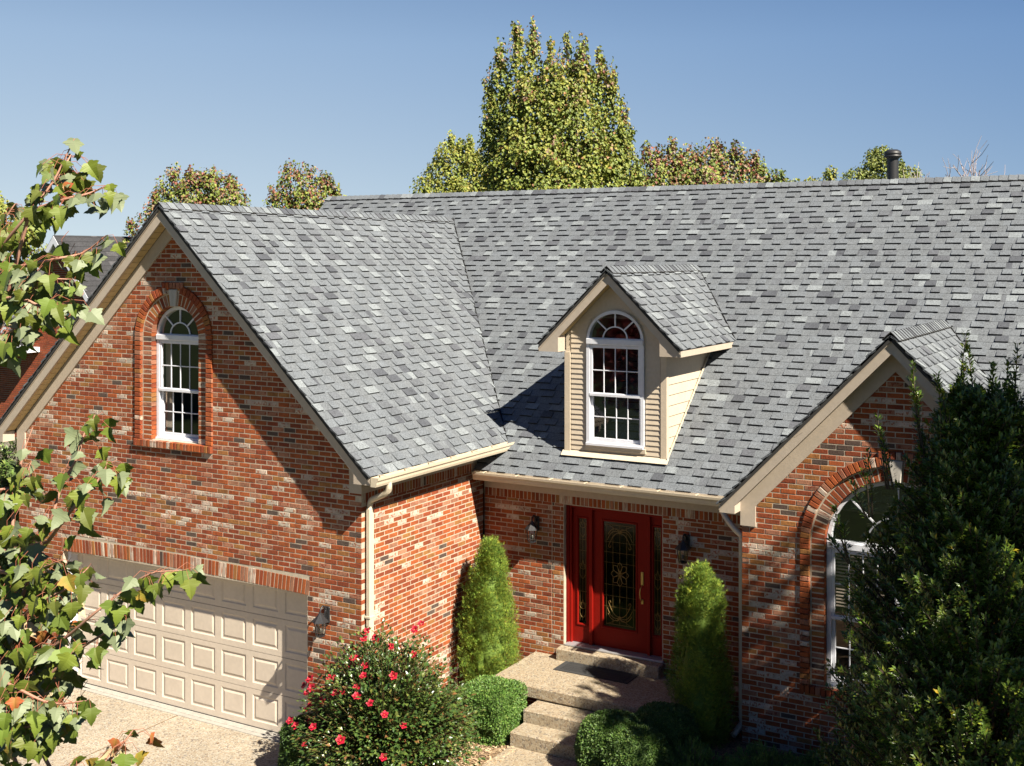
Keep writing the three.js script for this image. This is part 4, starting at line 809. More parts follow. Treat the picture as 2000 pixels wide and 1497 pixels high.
{ // mat
  const matT = tex(256, 256, (u, v) => 0.55 + 0.45 * (Math.sin(v * 90) > 0 ? 1 : 0.4) * (0.7 + 0.3 * nD(u * 128, v * 128)));
  const t = thing('door_mat', 'dark grey ribbed mat on the porch before the red door', 'door mat', [2.09, 0.664, -2.76]);
  const mm = S({ map: matT, bumpMap: matT, bumpScale: 0.004, color: new THREE.Color().setRGB(0.035, 0.035, 0.036), roughness: 1 });
  part('border', new GB().box(-0.58, 0, -0.285, 0.58, 0.010, 0.285, WHITE, 0.004), mm, t);
  const p = new GB(); for (let i = 0; i < 14; i++) p.box(-0.50, 0.0102, -0.22 + i * 0.0325, 0.50, 0.0145, -0.22 + i * 0.0325 + 0.022); part('rib', p, mm, t, 'stuff');
}

// ------------------------------------------------------------------ plants
const LF = (o) => S({ roughness: 0.6, ...o });
M.leaf = LF({ roughness: 0.55 });
M.leafThin = PM({ roughness: 0.6, transmission: 0.3, thickness: 0 });
M.glossLeaf = LF({ roughness: 0.32 });
M.needle = LF({ roughness: 0.75 });
M.bark = S({ map: rep(tex(256, 256, (u, v) => 0.6 + 0.5 * (nA(u * 40, v * 6) - 0.5) + 0.3 * (nB(u * 60, v * 30) - 0.5)), 3), color: new THREE.Color().setRGB(0.20, 0.155, 0.12), roughness: 1 });
M.twig = S({ color: new THREE.Color().setRGB(0.42, 0.22, 0.15), roughness: 0.8 });
M.darkWood = S({ color: new THREE.Color().setRGB(0.06, 0.045, 0.03), roughness: 1 });
const withColor = (g, c = WHITE) => { const n = g.attributes.position.count, a = new Float32Array(n * 3); for (let i = 0; i < n; i++) a.set(c, i * 3); g.setAttribute('color', new THREE.BufferAttribute(a, 3)); return g; };
// simple folded leaf, base at the origin, tip along +y, midrib raised
function leafGeo(w, l, fold = 0.25, droop = 0.15) {
  const g = new GB(), a = [0, 0, 0], b = [w, l * 0.42, fold * w], c = [0, l, -droop * l], d = [-w, l * 0.42, fold * w], m = [0, l * 0.45, 0];
  g.tri(a, b, m).tri(b, c, m).tri(m, c, d).tri(a, m, d);
  return g.build();
}
// copies of one leaf: list of [position, direction, up, size, colour]
function leaves(name, geo, mat, list, parent, kind) {
  const im = new THREE.InstancedMesh(geo, mat, list.length), m = new THREE.Matrix4(), c = new THREE.Color();
  list.forEach(([p, d, up, s, col], i) => {
    const y = norm(d); let x = cross(y, up); if (Math.hypot(...x) < 1e-3) x = cross(y, [1, 0.3, 0.2]); x = norm(x); const z = cross(x, y);
    m.set(x[0] * s, y[0] * s, z[0] * s, p[0], x[1] * s, y[1] * s, z[1] * s, p[1], x[2] * s, y[2] * s, z[2] * s, p[2], 0, 0, 0, 1);
    im.setMatrixAt(i, m); im.setColorAt(i, c.setRGB(col[0], col[1], col[2]));
  });
  im.name = name; im.castShadow = im.receiveShadow = true; parent.add(im); im.userData.kind = kind || 'stuff';
  return im;
}
const ball = (r) => { let p; do p = [r() * 2 - 1, r() * 2 - 1, r() * 2 - 1]; while (Math.hypot(...p) > 1 || Math.hypot(...p) < 0.05); return p; };
const jit = (c, r, a) => { const j = 1 - a + 2 * a * r(); return [c[0] * j * (1 + (r() - 0.5) * a), c[1] * j, c[2] * j * (1 + (r() - 0.5) * a)]; };
const pick = (pal, r) => { let w = r() * pal.reduce((a, b) => a + b[1], 0); for (const [c, k] of pal) if ((w -= k) <= 0) return c; return pal[0][0]; };
function blob(seed, rx, ry, rz, rough, cols = [0.07, 0.11, 0.025]) {   // uneven solid of inner growth
  const g = new THREE.IcosahedronGeometry(1, 4), n = noise2(seed, 32), p = g.attributes.position;
  for (let i = 0; i < p.count; i++) { const x = p.getX(i), y = p.getY(i), z = p.getZ(i), k = 1 + rough * (n(x * 3 + 9 + z * 2, y * 3 + 5 - z * 2) - 0.5); p.setXYZ(i, x * rx * k, y * ry * k, z * rz * k); }
  g.computeVertexNormals();
  return withColor(g, cols);
}

// ---- tall garden trees behind the roof: upright limbs, each with its own plume of leaves
function gardenTree(name, label, base, trunkTop, plumes, pal, { leaf = 0.11, per = 600, seed = 1, mat = M.leafThin, spread = 1, group, upright = 0.9 }) {
  const t = thing(name, label, 'tree', base, group), r = rngOf(seed), limbs = [[[[0, 0, 0], [0.1, trunkTop * 0.5, 0], [0, trunkTop, 0.05]], [0.24, 0.19, 0.14], 9]], list = [];
  for (const [x, y, z, rx, ry, dens = 1] of plumes) {   // relative to base: centre and half sizes
    const foot = [x * 0.12, trunkTop * (0.55 + 0.4 * r()), z * 0.12], tip = [x, y + ry * 0.92, z];
    limbs.push([curve([foot, [x * 0.6, lerp(foot[1], y - ry, 0.7), z * 0.6], [x, y - ry * 0.4, z], tip], 9), [0.10, 0.09, 0.08, 0.065, 0.05, 0.04, 0.03, 0.02, 0.014, 0.008], 6]);
    const n = Math.round(per * dens * (rx + 0.14) * ry * 2.6), twN = Math.round(10 * ry);
    const tw = Array.from({ length: twN }, () => { const h = r() * 1.9 - 0.95, a = r() * 6.283, rr = Math.sqrt(Math.max(0.02, 1 - h * h)) * (0.55 + 0.6 * r()); return [[x, y + h * ry * 0.8 - 0.2, z], [x + Math.cos(a) * rx * rr, y + h * ry + 0.15, z + Math.sin(a) * rx * rr]]; });
    tw.forEach(([a, b]) => limbs.push([[a, mix3(a, b, 0.5), b], [0.018, 0.012, 0.005], 4]));
    for (let i = 0; i < n; i++) {
      let p, out; const q = r();
      if (q < 0.5) { const [a, b] = tw[Math.floor(r() * twN)], s = 0.25 + 0.8 * r(), k = ball(r); out = norm(sub(b, a)); p = add(mix3(a, b, s), k, 0.17 * rx * spread + 0.06); }
      else { const k = ball(r), l = Math.hypot(...k), m = Math.pow(l, -0.45) * (0.8 + 0.3 * r()); out = k; p = [x + k[0] * rx * m, y + k[1] * ry * m, z + k[2] * rx * m]; }
      { const tp = 1 - 0.38 * Math.max(0, (p[1] - y) / ry); p[0] = x + (p[0] - x) * tp; p[2] = z + (p[2] - z) * tp; }
      const d = norm([out[0] * 0.7 + (r() - 0.5) * 1.2, -0.55 + (r() - 0.5) * 1.1, out[2] * 0.7 + (r() - 0.5) * 1.2]), up = [r() - 0.5 + out[0] * 0.5, 0.5 + r() * 0.6, r() - 0.5 + out[2] * 0.5];
      const hgt = (p[1] - y) / ry, tip = Math.max(0, hgt);
      list.push([p, d, up, leaf * (0.65 + 0.7 * r()), jit(pick(tip > 0.55 && r() < 0.5 && pal.top ? pal.top : pal.body, r), r, 0.2)]);
    }
  }
  t.rotation.y = YAW;
  part('trunk', tubeGeo(limbs), M.bark, t);
  leaves('crown', leafGeo(0.46, 1, 0.35, 0.2), mat, list, t);
  return t;
}
const G1 = [0.160, 0.205, 0.020], G2 = [0.225, 0.255, 0.025], G3 = [0.110, 0.155, 0.018], G4 = [0.27, 0.25, 0.03], RD = [0.24, 0.070, 0.040], OR = [0.30, 0.15, 0.05], PK = [0.28, 0.19, 0.12];
const palTall = { body: [[G1, 40], [G2, 34], [G3, 10], [G4, 12], [OR, 2]], top: [[G4, 30], [G2, 30], [PK, 20], [OR, 12], [RD, 4]] };
const palRed = { body: [[G1, 30], [G3, 20], [G2, 18], [RD, 14], [PK, 10], [OR, 3]], top: [[RD, 34], [OR, 6], [PK, 26], [G2, 18], [G1, 18]] };
const palYel = { body: [[G2, 40], [G4, 26], [G1, 34]], top: [[G4, 40], [G2, 50]] };
gardenTree('maple_tree', 'tallest tree behind the roof, an upright maple with yellow-green leaves', [-5.5, -0.16, -15.7], 5.2, [
  [-1.47, 10.6, 0.1, 0.32, 2.0], [-1.03, 10.6, 0.2, 0.38, 2.4], [-0.61, 10.6, -0.1, 0.40, 2.4], [-0.13, 10.3, 0.2, 0.40, 2.1], [0.31, 10.4, 0, 0.38, 2.3], [0.68, 10.4, 0.2, 0.38, 2.2], [1.17, 10.2, -0.1, 0.38, 2.1], [1.51, 9.9, 0.1, 0.31, 2.0], [-1.75, 9.9, 0, 0.27, 1.9], [1.80, 9.4, 0.1, 0.32, 1.5],
  [-0.81, 9.6, 0.6, 0.81, 1.9], [0.54, 9.5, 0.6, 0.85, 1.9], [0.00, 10.4, 0.4, 0.72, 1.7], [-1.12, 8.6, 0.5, 0.72, 1.6], [1.17, 8.5, 0.4, 0.81, 1.6], [0.00, 8.2, 0.9, 1.17, 1.5], [1.94, 8.7, 0.2, 0.41, 1.1]], palTall, { seed: 301, per: 800, leaf: 0.090 });
gardenTree('linden_tree', 'rounded yellow-green tree left of the tallest maple', [-11.0, -0.16, -19.2], 4.6, [[-0.1, 9.1, 0, 0.9, 1.35], [0.5, 8.9, 0.2, 0.9, 1.4], [-0.75, 8.3, 0.3, 0.8, 1.1], [1.0, 8.6, 0.2, 0.8, 1.3], [-1.55, 7.5, 0.2, 0.7, 0.9], [0.1, 7.5, 0.5, 1.6, 1.5], [1.6, 7.8, 0.3, 0.8, 1.3]], palYel, { seed: 302, per: 900, leaf: 0.09 });
gardenTree('maple_tree', 'dark green bushy tree at the foot of the tallest maple', [-7.4, -0.16, -16.2], 4.2, [[0, 7.6, 0, 0.75, 1.3], [-0.8, 7.3, 0.2, 0.7, 1.0], [0.6, 7.2, 0.2, 0.8, 1.1], [-1.4, 7.0, 0, 0.6, 0.8]], { body: [[G3, 60], [G1, 30], [G2, 14]], top: [[G1, 40], [G3, 40]] }, { seed: 303, per: 900, leaf: 0.09 });
gardenTree('pear_tree', 'wide reddish-green tree right of the tallest maple', [-3.0, -0.16, -19.4], 4.4, [[-1.3, 8.5, 0.2, 0.8, 1.4], [-0.7, 8.5, 0, 0.85, 1.4], [-0.1, 8.6, 0, 0.85, 1.35], [0.45, 8.7, 0, 0.85, 1.35], [1.0, 8.5, 0.2, 0.85, 1.3], [1.6, 8.3, 0.1, 0.55, 1.4], [0, 7.7, 0.5, 1.9, 1.5], [-1.9, 7.9, 0, 0.7, 1.2]], palRed, { seed: 304, per: 1000, leaf: 0.085 });
gardenTree('pear_tree', 'reddish-green rounded tree above the garage ridge, leftmost there', [-19.4, -0.16, -16.8], 4.2, [[-1.0, 8.4, 0, 0.8, 1.35], [-0.3, 8.3, 0.2, 0.8, 1.3], [0.35, 8.4, 0.2, 0.8, 1.3], [1.0, 8.1, 0, 0.75, 1.3], [-1.5, 7.7, 0.2, 0.7, 1.0], [0.1, 7.5, 0.4, 1.7, 1.3], [1.65, 7.5, 0.2, 0.5, 0.9]], palRed, { seed: 305, per: 620, leaf: 0.095 });
gardenTree('pear_tree', 'loose reddish tree between the garage ridge and the main ridge', [-16.4, -0.16, -18.5], 4.2, [[-0.5, 8.75, 0, 0.6, 1.2], [0.05, 8.6, 0.2, 0.65, 1.3], [0.65, 8.3, 0, 0.55, 1.2], [-0.9, 8.0, 0.1, 0.6, 1.1], [1.35, 7.8, 0.2, 0.4, 0.9], [0.1, 7.6, 0.3, 1.2, 1.3], [1.0, 8.0, 0, 0.4, 1.1]], palRed, { seed: 306, per: 560, leaf: 0.095 });
gardenTree('pear_tree', 'tip of a small green tree over the neighbouring roof', [-21.5, -0.16, -15.7], 4.0, [[0, 7.3, 0, 0.28, 0.7], [0.75, 7.6, 0, 0.35, 0.8], [0.3, 6.6, 0, 0.7, 0.8]], palRed, { seed: 307, per: 480, leaf: 0.09 });
gardenTree('pear_tree', 'small green treetop right of the wide reddish tree', [-1.2, -0.16, -20.4], 4.2, [[-0.15, 8.5, 0, 0.36, 0.9], [0.22, 8.4, 0.2, 0.34, 0.8], [0, 7.8, 0, 0.5, 0.8]], { body: [[G3, 40], [G1, 40]], top: [[G1, 40], [OR, 10]] }, { seed: 308, per: 620, leaf: 0.09 });
gardenTree('linden_tree', 'low yellow-green treetop left of the vent pipe', [-0.7, -0.16, -22.9], 4.4, [[-0.6, 8.45, 0, 0.5, 0.6], [0.05, 8.5, 0, 0.5, 0.65], [0.55, 8.75, 0, 0.32, 0.7], [0.1, 8.0, 0, 1.0, 0.7]], palYel, { seed: 309, per: 620, leaf: 0.09 });
gardenTree('locust_tree', 'feathery yellow-green locust tree behind the vent pipe', [0.1, -0.16, -28.0], 4.8, [[0.1, 9.7, 0, 0.7, 0.7, 0.8], [-0.7, 9.3, 0.1, 0.6, 0.4, 0.8], [0.8, 9.2, 0.2, 0.7, 0.5, 0.8], [-1.3, 8.6, 0, 0.55, 0.35, 0.8], [0.1, 8.8, 0.3, 0.9, 0.5, 0.7], [1.3, 8.5, 0, 0.6, 0.45, 0.8], [-0.6, 8.2, 0.3, 0.7, 0.4, 0.7], [0.9, 8.0, 0, 0.9, 0.5, 0.7]], { body: [[[0.15, 0.18, 0.03], 50], [G2, 40], [G3, 10]] }, { seed: 310, per: 2000, leaf: 0.08 });
gardenTree('linden_tree', 'green tree at the left edge behind the neighbouring house', [-30, -0.16, -16.8], 4.4, [[0, 8.2, 0, 0.9, 0.9], [1.0, 7.7, 0, 0.7, 0.8], [-0.9, 7.8, 0, 0.9, 0.9], [0.3, 7.0, 0.2, 1.6, 0.9]], palYel, { seed: 311, per: 520, leaf: 0.11 });
{ // half-bare tree at the right
  const t = thing('bare_tree', 'half-bare tree with grey twigs right of the vent pipe', 'tree', [3.0, -0.16, -25.1]), r = rngOf(320), L = [[[[0, 0, 0], [0.1, 3.5, 0], [0, 6.5, 0]], [0.2, 0.16, 0.10], 8]];
  const grow = (p, d, l, rad, n) => { const q = add(p, d, l), m = add(mix3(p, q, 0.5), ball(r), l * 0.12); L.push([[p, m, q], [rad, rad * 0.8, rad * 0.6], 5, [0.62, 0.58, 0.60]]); if (n) for (let i = 0; i < 3; i++) grow(mix3(p, q, 0.45 + 0.55 * r()), norm(add(mul(d, 0.8), add(ball(r), [0, 0.25, 0]), 0.75)), l * (0.55 + 0.25 * r()), rad * 0.55, n - 1); };
  for (const dx of [-0.8, -0.3, 0.2, 0.55, 0.95]) grow([0, 6.5, 0], norm([dx, 0.8, (r() - 0.5) * 0.6]), 1.55 + r() * 0.4, 0.06, 3);
  part('trunk', tubeGeo(L), S({ color: new THREE.Color().setRGB(0.5, 0.46, 0.45), roughness: 1 }), t);
  const l = []; for (let i = 0; i < 2600; i++) { const k = ball(r), c = [[-0.5, 7.8, 0], [0.2, 7.9, 0], [0.7, 7.7, 0.1], [-1.0, 7.6, 0], [-0.35, 8.3, 0]][i % 5]; l.push([[c[0] + k[0] * (i % 5 === 4 ? 0.15 : 0.55), c[1] + k[1] * 0.5, c[2] + k[2] * 0.5], norm([k[0] + r() - 0.5, 0.6, k[2]]), [r(), 1, r()], 0.10 * (0.6 + r() * 0.6), jit(pick(palYel.body, r), r, 0.2)]); }
  leaves('crown', leafGeo(0.25, 1), M.leafThin, l, t);
}

// ---- clipped conifers either side of the porch
function conifer(name, label, base, H, R, seed, group) {
  const t = thing(name, label, 'conifer', base, group), r = rngOf(seed), n = noise2(seed, 32), list = [];
  const rad = (h) => R * (h < 0.28 ? lerp(0.80, 1, smooth(0, 0.28, h)) : lerp(1, 0.66, smooth(0.28, 0.85, h))) * Math.pow(clamp((1 - h) / 0.17), 0.6);
  const lump = (a, h) => 0.66 + 0.70 * n(Math.cos(a) * 2.2 + 8 + h * 4, Math.sin(a) * 2.2 + 8 + h * 12);
  part('trunk', tubeGeo([[[[0, 0, 0], [0.01, H * 0.5, 0], [0, H * 0.95, 0]], [0.05, 0.03, 0.008], 7]]), M.bark, t);
  const core = new THREE.CylinderGeometry(0.01, 1, 1, 24, 30); { const p = core.attributes.position; for (let i = 0; i < p.count; i++) { const h = p.getY(i) + 0.5, a = Math.atan2(p.getZ(i), p.getX(i)), k = Math.hypot(p.getX(i), p.getZ(i)) > 1e-4 ? 1 : 0, q = rad(Math.min(h, 0.985)) * lump(a, h) * 0.56 * k; p.setXYZ(i, Math.cos(a) * q, 0.06 + h * (H - 0.14), Math.sin(a) * q); } core.computeVertexNormals(); }
  part('inner_growth', withColor(core, [0.110, 0.175, 0.020]), M.needle, t);
  const g = new GB(); for (let k = -2; k <= 2; k++) { const a = k * 0.42, c = Math.cos(a), s = Math.sin(a), w = 0.10; g.tri([s * 0.15 - c * w * 0.5, c * 0.2, 0], [s * 0.15 + c * w * 0.5, c * 0.2, 0.02], [s * 0.95, c * (1 - Math.abs(k) * 0.12), 0.06 * k]); } g.tri([-0.1, 0, 0], [0.1, 0, 0], [0, 0.5, 0.03]);
  for (let q = 0; q < 520; q++) {      // rounded tufts of flat sprays
    const h = Math.pow(r(), 1.05) * 0.985, a = r() * 6.2832, R0 = rad(h) * lump(a, h) * (0.80 + 0.24 * r()), o = [Math.cos(a), 0, Math.sin(a)], C = [o[0] * R0, 0.03 + h * (H - 0.12), o[2] * R0], tone = r(), cs = 0.055 + 0.055 * r();
    for (let i = 0; i < 66; i++) {
      const k = ball(r), p = [C[0] + k[0] * cs, C[1] + k[1] * cs * 1.7, C[2] + k[2] * cs], n2 = norm(add(add(o, k, 0.9), [0, 0.25, 0])), d = norm([o[0] * 0.4 + k[0] * 0.5 + (r() - 0.5) * 0.8, 0.8 + (r() - 0.5) * 0.6, o[2] * 0.4 + k[2] * 0.5 + (r() - 0.5) * 0.8]);
      const c = r() < 0.22 ? [0.235, 0.285, 0.028] : tone < 0.6 ? [0.150, 0.225, 0.020] : [0.100, 0.175, 0.018];
      list.push([p, d, add(n2, [r() - 0.5, r() - 0.5, r() - 0.5], 0.6), 0.043 * (0.6 + 0.8 * r()), jit(c, r, 0.26)]);
    }
  }
  leaves('foliage', g.build(), M.needle, list, t);
}
conifer('conifer', 'yellow-green clipped conifer left of the porch, against the sunlit side wall', [0.52, 0.10, -2.40], 2.36, 0.345, 401, 'upright conifers flanking the porch');
conifer('conifer', 'green clipped conifer right of the porch, beside the wing corner', [3.86, 0.14, -2.14], 2.46, 0.365, 402, 'upright conifers flanking the porch');

// ---- clipped box shrubs: dense small leaves over an uneven mass
function boxShrub(label, base, rx, ry, rz, sq, seed, pal, n = 15000, group = 'clipped box shrubs by the porch', size = 0.026) {
  const t = thing('box_shrub', label, 'shrub', base, group), r = rngOf(seed), nn = noise2(seed, 32), list = [];
  const shape = (d) => { const e = Math.pow(Math.abs(d[0]) ** sq + Math.abs(d[1]) ** sq + Math.abs(d[2]) ** sq, -1 / sq) * (0.94 + 0.12 * nn(d[0] * 4 + 9 + d[2] * 2, d[1] * 4 + 9)); return [d[0] * e * rx, d[1] * e * ry, d[2] * e * rz]; };
  const core = new THREE.IcosahedronGeometry(1, 5), p = core.attributes.position; for (let i = 0; i < p.count; i++) { const q = shape(norm([p.getX(i), p.getY(i), p.getZ(i)])); p.setXYZ(i, q[0] * 0.93, q[1] * 0.93, q[2] * 0.93); } core.computeVertexNormals();
  const c = part('inner_growth', withColor(core, [0.05, 0.095, 0.016]), M.needle, t); c.position.y = ry;
  part('stem', tubeGeo([[[[0, -0.1, 0], [0.02, ry * 0.3, 0.01]], [0.03, 0.025], 7]]), M.bark, t);
  for (let i = 0; i < n; i++) { const d = norm(ball(r)), q = mul(shape(d), 0.93 + 0.10 * r()); list.push([[q[0], q[1] + ry, q[2]], norm(add(d, ball(r), 0.9)), add(d, ball(r), 0.8), size * (0.6 + 0.8 * r()), jit(pick(pal, r), r, 0.25)]); }
  leaves('foliage', leafGeo(0.34, 1, 0.3, 0.1), M.leaf, list, t);
}
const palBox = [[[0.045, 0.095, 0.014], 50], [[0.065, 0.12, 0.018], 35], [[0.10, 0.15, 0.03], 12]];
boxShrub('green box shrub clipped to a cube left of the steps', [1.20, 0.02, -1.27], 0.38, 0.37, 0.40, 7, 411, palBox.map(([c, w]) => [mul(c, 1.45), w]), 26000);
boxShrub('narrow box shrub between the driveway and the rose bush', [-0.42, -0.10, 0.62], 0.24, 0.36, 0.30, 4, 412, palBox, 15000);
boxShrub('round shaded box shrub right of the steps, nearest them', [3.14, 0.10, -0.95], 0.40, 0.36, 0.42, 2.6, 413, palBox, 20000);
boxShrub('shaded box shrub behind, against the porch slab corner', [3.60, 0.14, -1.58], 0.40, 0.33, 0.36, 2.8, 414, palBox, 15000);
boxShrub('shaded box shrub in front, lowest of the rounded ones', [3.52, 0.10, -0.82], 0.38, 0.34, 0.38, 2.6, 415, palBox, 15000);
function lowJuniper(label, base, rx, ry, rz, seed) {
  const t = thing('low_juniper', label, 'shrub', base, 'low feathery junipers at the lower right'), r = rngOf(seed), list = [], tw = [];
  for (let i = 0; i < 120; i++) { const a = r() * 6.283, k = Math.sqrt(r()), e = [Math.cos(a) * rx * k, ry * (0.55 + 0.5 * r()) * (1.1 - 0.5 * k), Math.sin(a) * rz * k], f = mul(e, 0.25); f[1] = 0; tw.push([curve([f, [e[0] * 0.6, e[1] * 0.6, e[2] * 0.6], e], 4), [0.008, 0.007, 0.006, 0.004, 0.003], 4]); for (let j = 0; j < 90; j++) { const s = 0.25 + 0.8 * r(), p = add(mix3(f, e, s), ball(r), 0.045); list.push([p, norm(add(add(norm(sub(e, f)), ball(r), 0.9), [0, 0.5, 0])), ball(r), 0.05 * (0.6 + 0.7 * r()), jit(r() < 0.4 ? [0.12, 0.19, 0.03] : [0.07, 0.14, 0.025], r, 0.2)]); } }
  part('stem', tubeGeo(tw), M.bark, t);
  leaves('foliage', leafGeo(0.12, 1, 0.2, 0.1), M.needle, list, t);
}
lowJuniper('feathery low juniper at the bottom, before the right conifer', [4.18, 0.16, -1.10], 0.50, 0.46, 0.42, 421);
lowJuniper('feathery low juniper at the bottom below the wing corner', [5.02, 0.22, -1.42], 0.50, 0.42, 0.42, 422);
lowJuniper('feathery low juniper at the bottom below the wing window', [5.78, 0.24, -1.72], 0.55, 0.44, 0.42, 423);

// ---- rose bush with red flowers
{
  const base = [0.64, -0.02, 0.38], t = thing('rose_bush', 'large rose bush with red flowers before the downspout', 'rose bush', base), r = rngOf(431), canes = [], list = [], tips = [];
  const top = (x, z) => { const d = Math.hypot((x - 0.05) / 1.32, z / 1.0); return 1.80 * Math.pow(Math.max(0, 1 - d * d), 0.55) + 0.12 * (nA(x * 3 + 7, z * 3 + 7) - 0.5); };
  for (let i = 0; i < 760; i++) {
    const a = r() * 6.283, k = Math.pow(r(), 0.45), x = 0.03 + Math.cos(a) * k * 1.28, z = Math.sin(a) * k * 0.98, h = Math.max(0.16, top(x * 0.97, z * 0.97) * (0.45 + 0.62 * Math.sqrt(r()))), e = [x, h, z], f = [x * 0.14, 0, z * 0.14];
    const c = curve([f, [x * 0.5, h * 0.62, z * 0.5], e], 7); canes.push([c, [0.008, 0.007, 0.006, 0.005, 0.004, 0.003, 0.003, 0.002], 4, [0.28, 0.36, 0.16]]); tips.push([e, norm(sub(c[7], c[5]))]);
    for (let j = 0; j < 44; j++) { const s = 0.42 + 0.62 * r(), q = c[Math.min(7, Math.floor(s * 7))], o = ball(r), p = add(q, o, 0.095), out = norm([p[0], p[1] - 0.4, p[2]]);
      const hue = r(); list.push([p, norm(add(add(out, o, 0.8), [0, -0.15, 0])), add(out, [0, 0.8, 0]), 0.056 * (0.6 + 0.7 * r()), jit(hue < 0.55 ? [0.040, 0.075, 0.018] : hue < 0.82 ? [0.066, 0.105, 0.020] : hue < 0.94 ? [0.11, 0.13, 0.03] : [0.14, 0.07, 0.025], r, 0.25)]); }
  }
  for (const [x, y, z] of [[0.32, 1.72, -0.28], [0.28, 1.60, -0.24], [-0.22, 1.62, 0.02], [-0.10, 1.55, 0.02]]) { const c = curve([[x * 0.2, 0.5, z * 0.3], [x * 0.8, y * 0.75, z], [x, y, z]], 7); canes.push([c, 0.004, 5, [0.5, 0.4, 0.2]]); for (let j = 0; j < 60; j++) { const q = mix3(c[4], c[7], r()), o = ball(r); list.push([add(q, o, 0.07), norm(add(o, [0, 0.4, 0])), ball(r), 0.045 * (0.6 + 0.7 * r()), jit([0.09, 0.10, 0.025], r, 0.3)]); } tips.push([[x, y, z], [0, 1, 0]]); }
  part('cane', tubeGeo(canes), M.twig, t);
  leaves('foliage', leafGeo(0.36, 1, 0.3, 0.15), M.glossLeaf, list, t);
  // open five-petalled blooms
  const fl = (seed2) => { const rr = rngOf(seed2), g = new GB(); for (let ring = 0; ring < 2; ring++) for (let i = 0; i < 5; i++) { const a = (i + ring * 0.5) * 1.2566 + rr() * 0.3, c = Math.cos(a), s = Math.sin(a), L = ring ? 0.55 : 1, up = ring ? 0.55 : 0.28 + rr() * 0.2, P = (l, w, h) => [c * l - s * w, h, s * l + c * w], col = jit([0.40, 0.004, 0.022], rr, 0.3); g.quad(P(0.06, 0, 0), P(L * 0.62, -0.42 * L, up * 0.8), P(L, 0, up), P(L * 0.62, 0.42 * L, up * 0.8), col); } for (let i = 0; i < 5; i++) { const a = i * 1.2566; g.tri([0, 0.12, 0], [Math.cos(a) * 0.09, 0.2, Math.sin(a) * 0.09], [Math.cos(a + 1.25) * 0.09, 0.2, Math.sin(a + 1.25) * 0.09], [0.45, 0.25, 0.05]); } return g.build(); };
  const FG = [fl(1), fl(2), fl(3)], FM = S({ roughness: 0.6 });
  const spots = [[-0.92, 1.02, 0.15], [-1.02, 0.92, 0.12], [-0.98, 0.62, 0.45], [-0.86, 0.60, 0.5], [-0.72, 0.66, 0.42], [-0.66, 0.46, 0.6], [-0.62, 1.02, 0.3], [-0.56, 1.12, 0.25], [-0.42, 1.18, 0.35], [-0.30, 1.30, 0.2], [-0.34, 1.36, 0.12], [-0.22, 1.40, 0.22], [-0.14, 1.42, 0.18], [-0.05, 1.38, 0.3], [-0.28, 1.10, 0.55], [-0.20, 1.12, 0.52], [-0.02, 1.20, 0.5], [0.03, 1.32, 0.45], [0.05, 1.14, 0.6], [0.34, 1.34, 0.32], [0.42, 1.02, 0.62], [-0.45, 0.74, 0.72], [0.05, 0.76, 0.9], [-0.86, 0.92, 0.3], [-0.80, 0.98, 0.28], [0.32, 1.76, -0.28], [0.27, 1.70, -0.22], [-0.22, 1.66, 0.02], [-0.09, 1.60, 0.02], [-0.24, 1.58, 0.05], [0.06, 1.52, -0.05], [0.33, 1.46, -0.1], [-0.72, 0.84, 0.42], [0.62, 0.92, 0.55], [-0.5, 0.95, 0.5], [0.22, 1.1, 0.6], [0.5, 0.62, 0.75], [-0.75, 0.78, 0.45]];
  spots.forEach(([x, y, z], i) => { const k = 1.14, m = part('flower', FG[i % 3], FM, t); m.position.set(x * k, y * 1.1, z * 1.04); m.scale.setScalar(0.046 + 0.022 * r()); m.quaternion.setFromUnitVectors(new THREE.Vector3(0, 1, 0), new THREE.Vector3(x * 0.4 + (r() - 0.2) * 0.6, 0.6 + r() * 0.4, 0.5 + r() * 0.5).normalize()); });
}

// ---- tall holly at the right: many upright shoots
function shootShrub(name, label, cat, base, shoots, pal, mat, { leaf = 0.052, per = 30, seed = 1, wood = M.darkWood, lg = leafGeo(0.22, 1, 0.25, 0.1) }) {
  const t = thing(name, label, cat, base), r = rngOf(seed), tubes = [], list = [];
  for (const [f, e, len] of shoots) {
    const c = curve([f, add(mix3(f, e, 0.55), ball(r), len * 0.05), e], 6); tubes.push([c, [0.013, 0.011, 0.009, 0.008, 0.006, 0.005, 0.003], 4]);
    const n = Math.round(per * (0.7 + 0.6 * r()) * Math.max(1, len / 0.38 * 1.5));
    for (let j = 0; j < n; j++) { const s = Math.pow(r(), 0.7), q = mix3(c[Math.floor(s * 5.99)], c[Math.floor(s * 5.99) + 1], r()), ax = norm(sub(c[6], c[4])), o = ball(r), side = norm(sub(o, mul(ax, dot(o, ax)))); const hue = r(); list.push([add(q, side, 0.012 + 0.05 * r() * (1.1 - s)), norm(add(side, ax, 0.35 + 0.9 * s)), add(ax, [0, 0.3, 0]), leaf * (0.6 + 0.6 * r()), jit(pick(pal, r), r, 0.25)]); }
  }
  part('stem', tubeGeo(tubes), wood, t);
  leaves('foliage', lg, mat, list, t);
  return t;
}
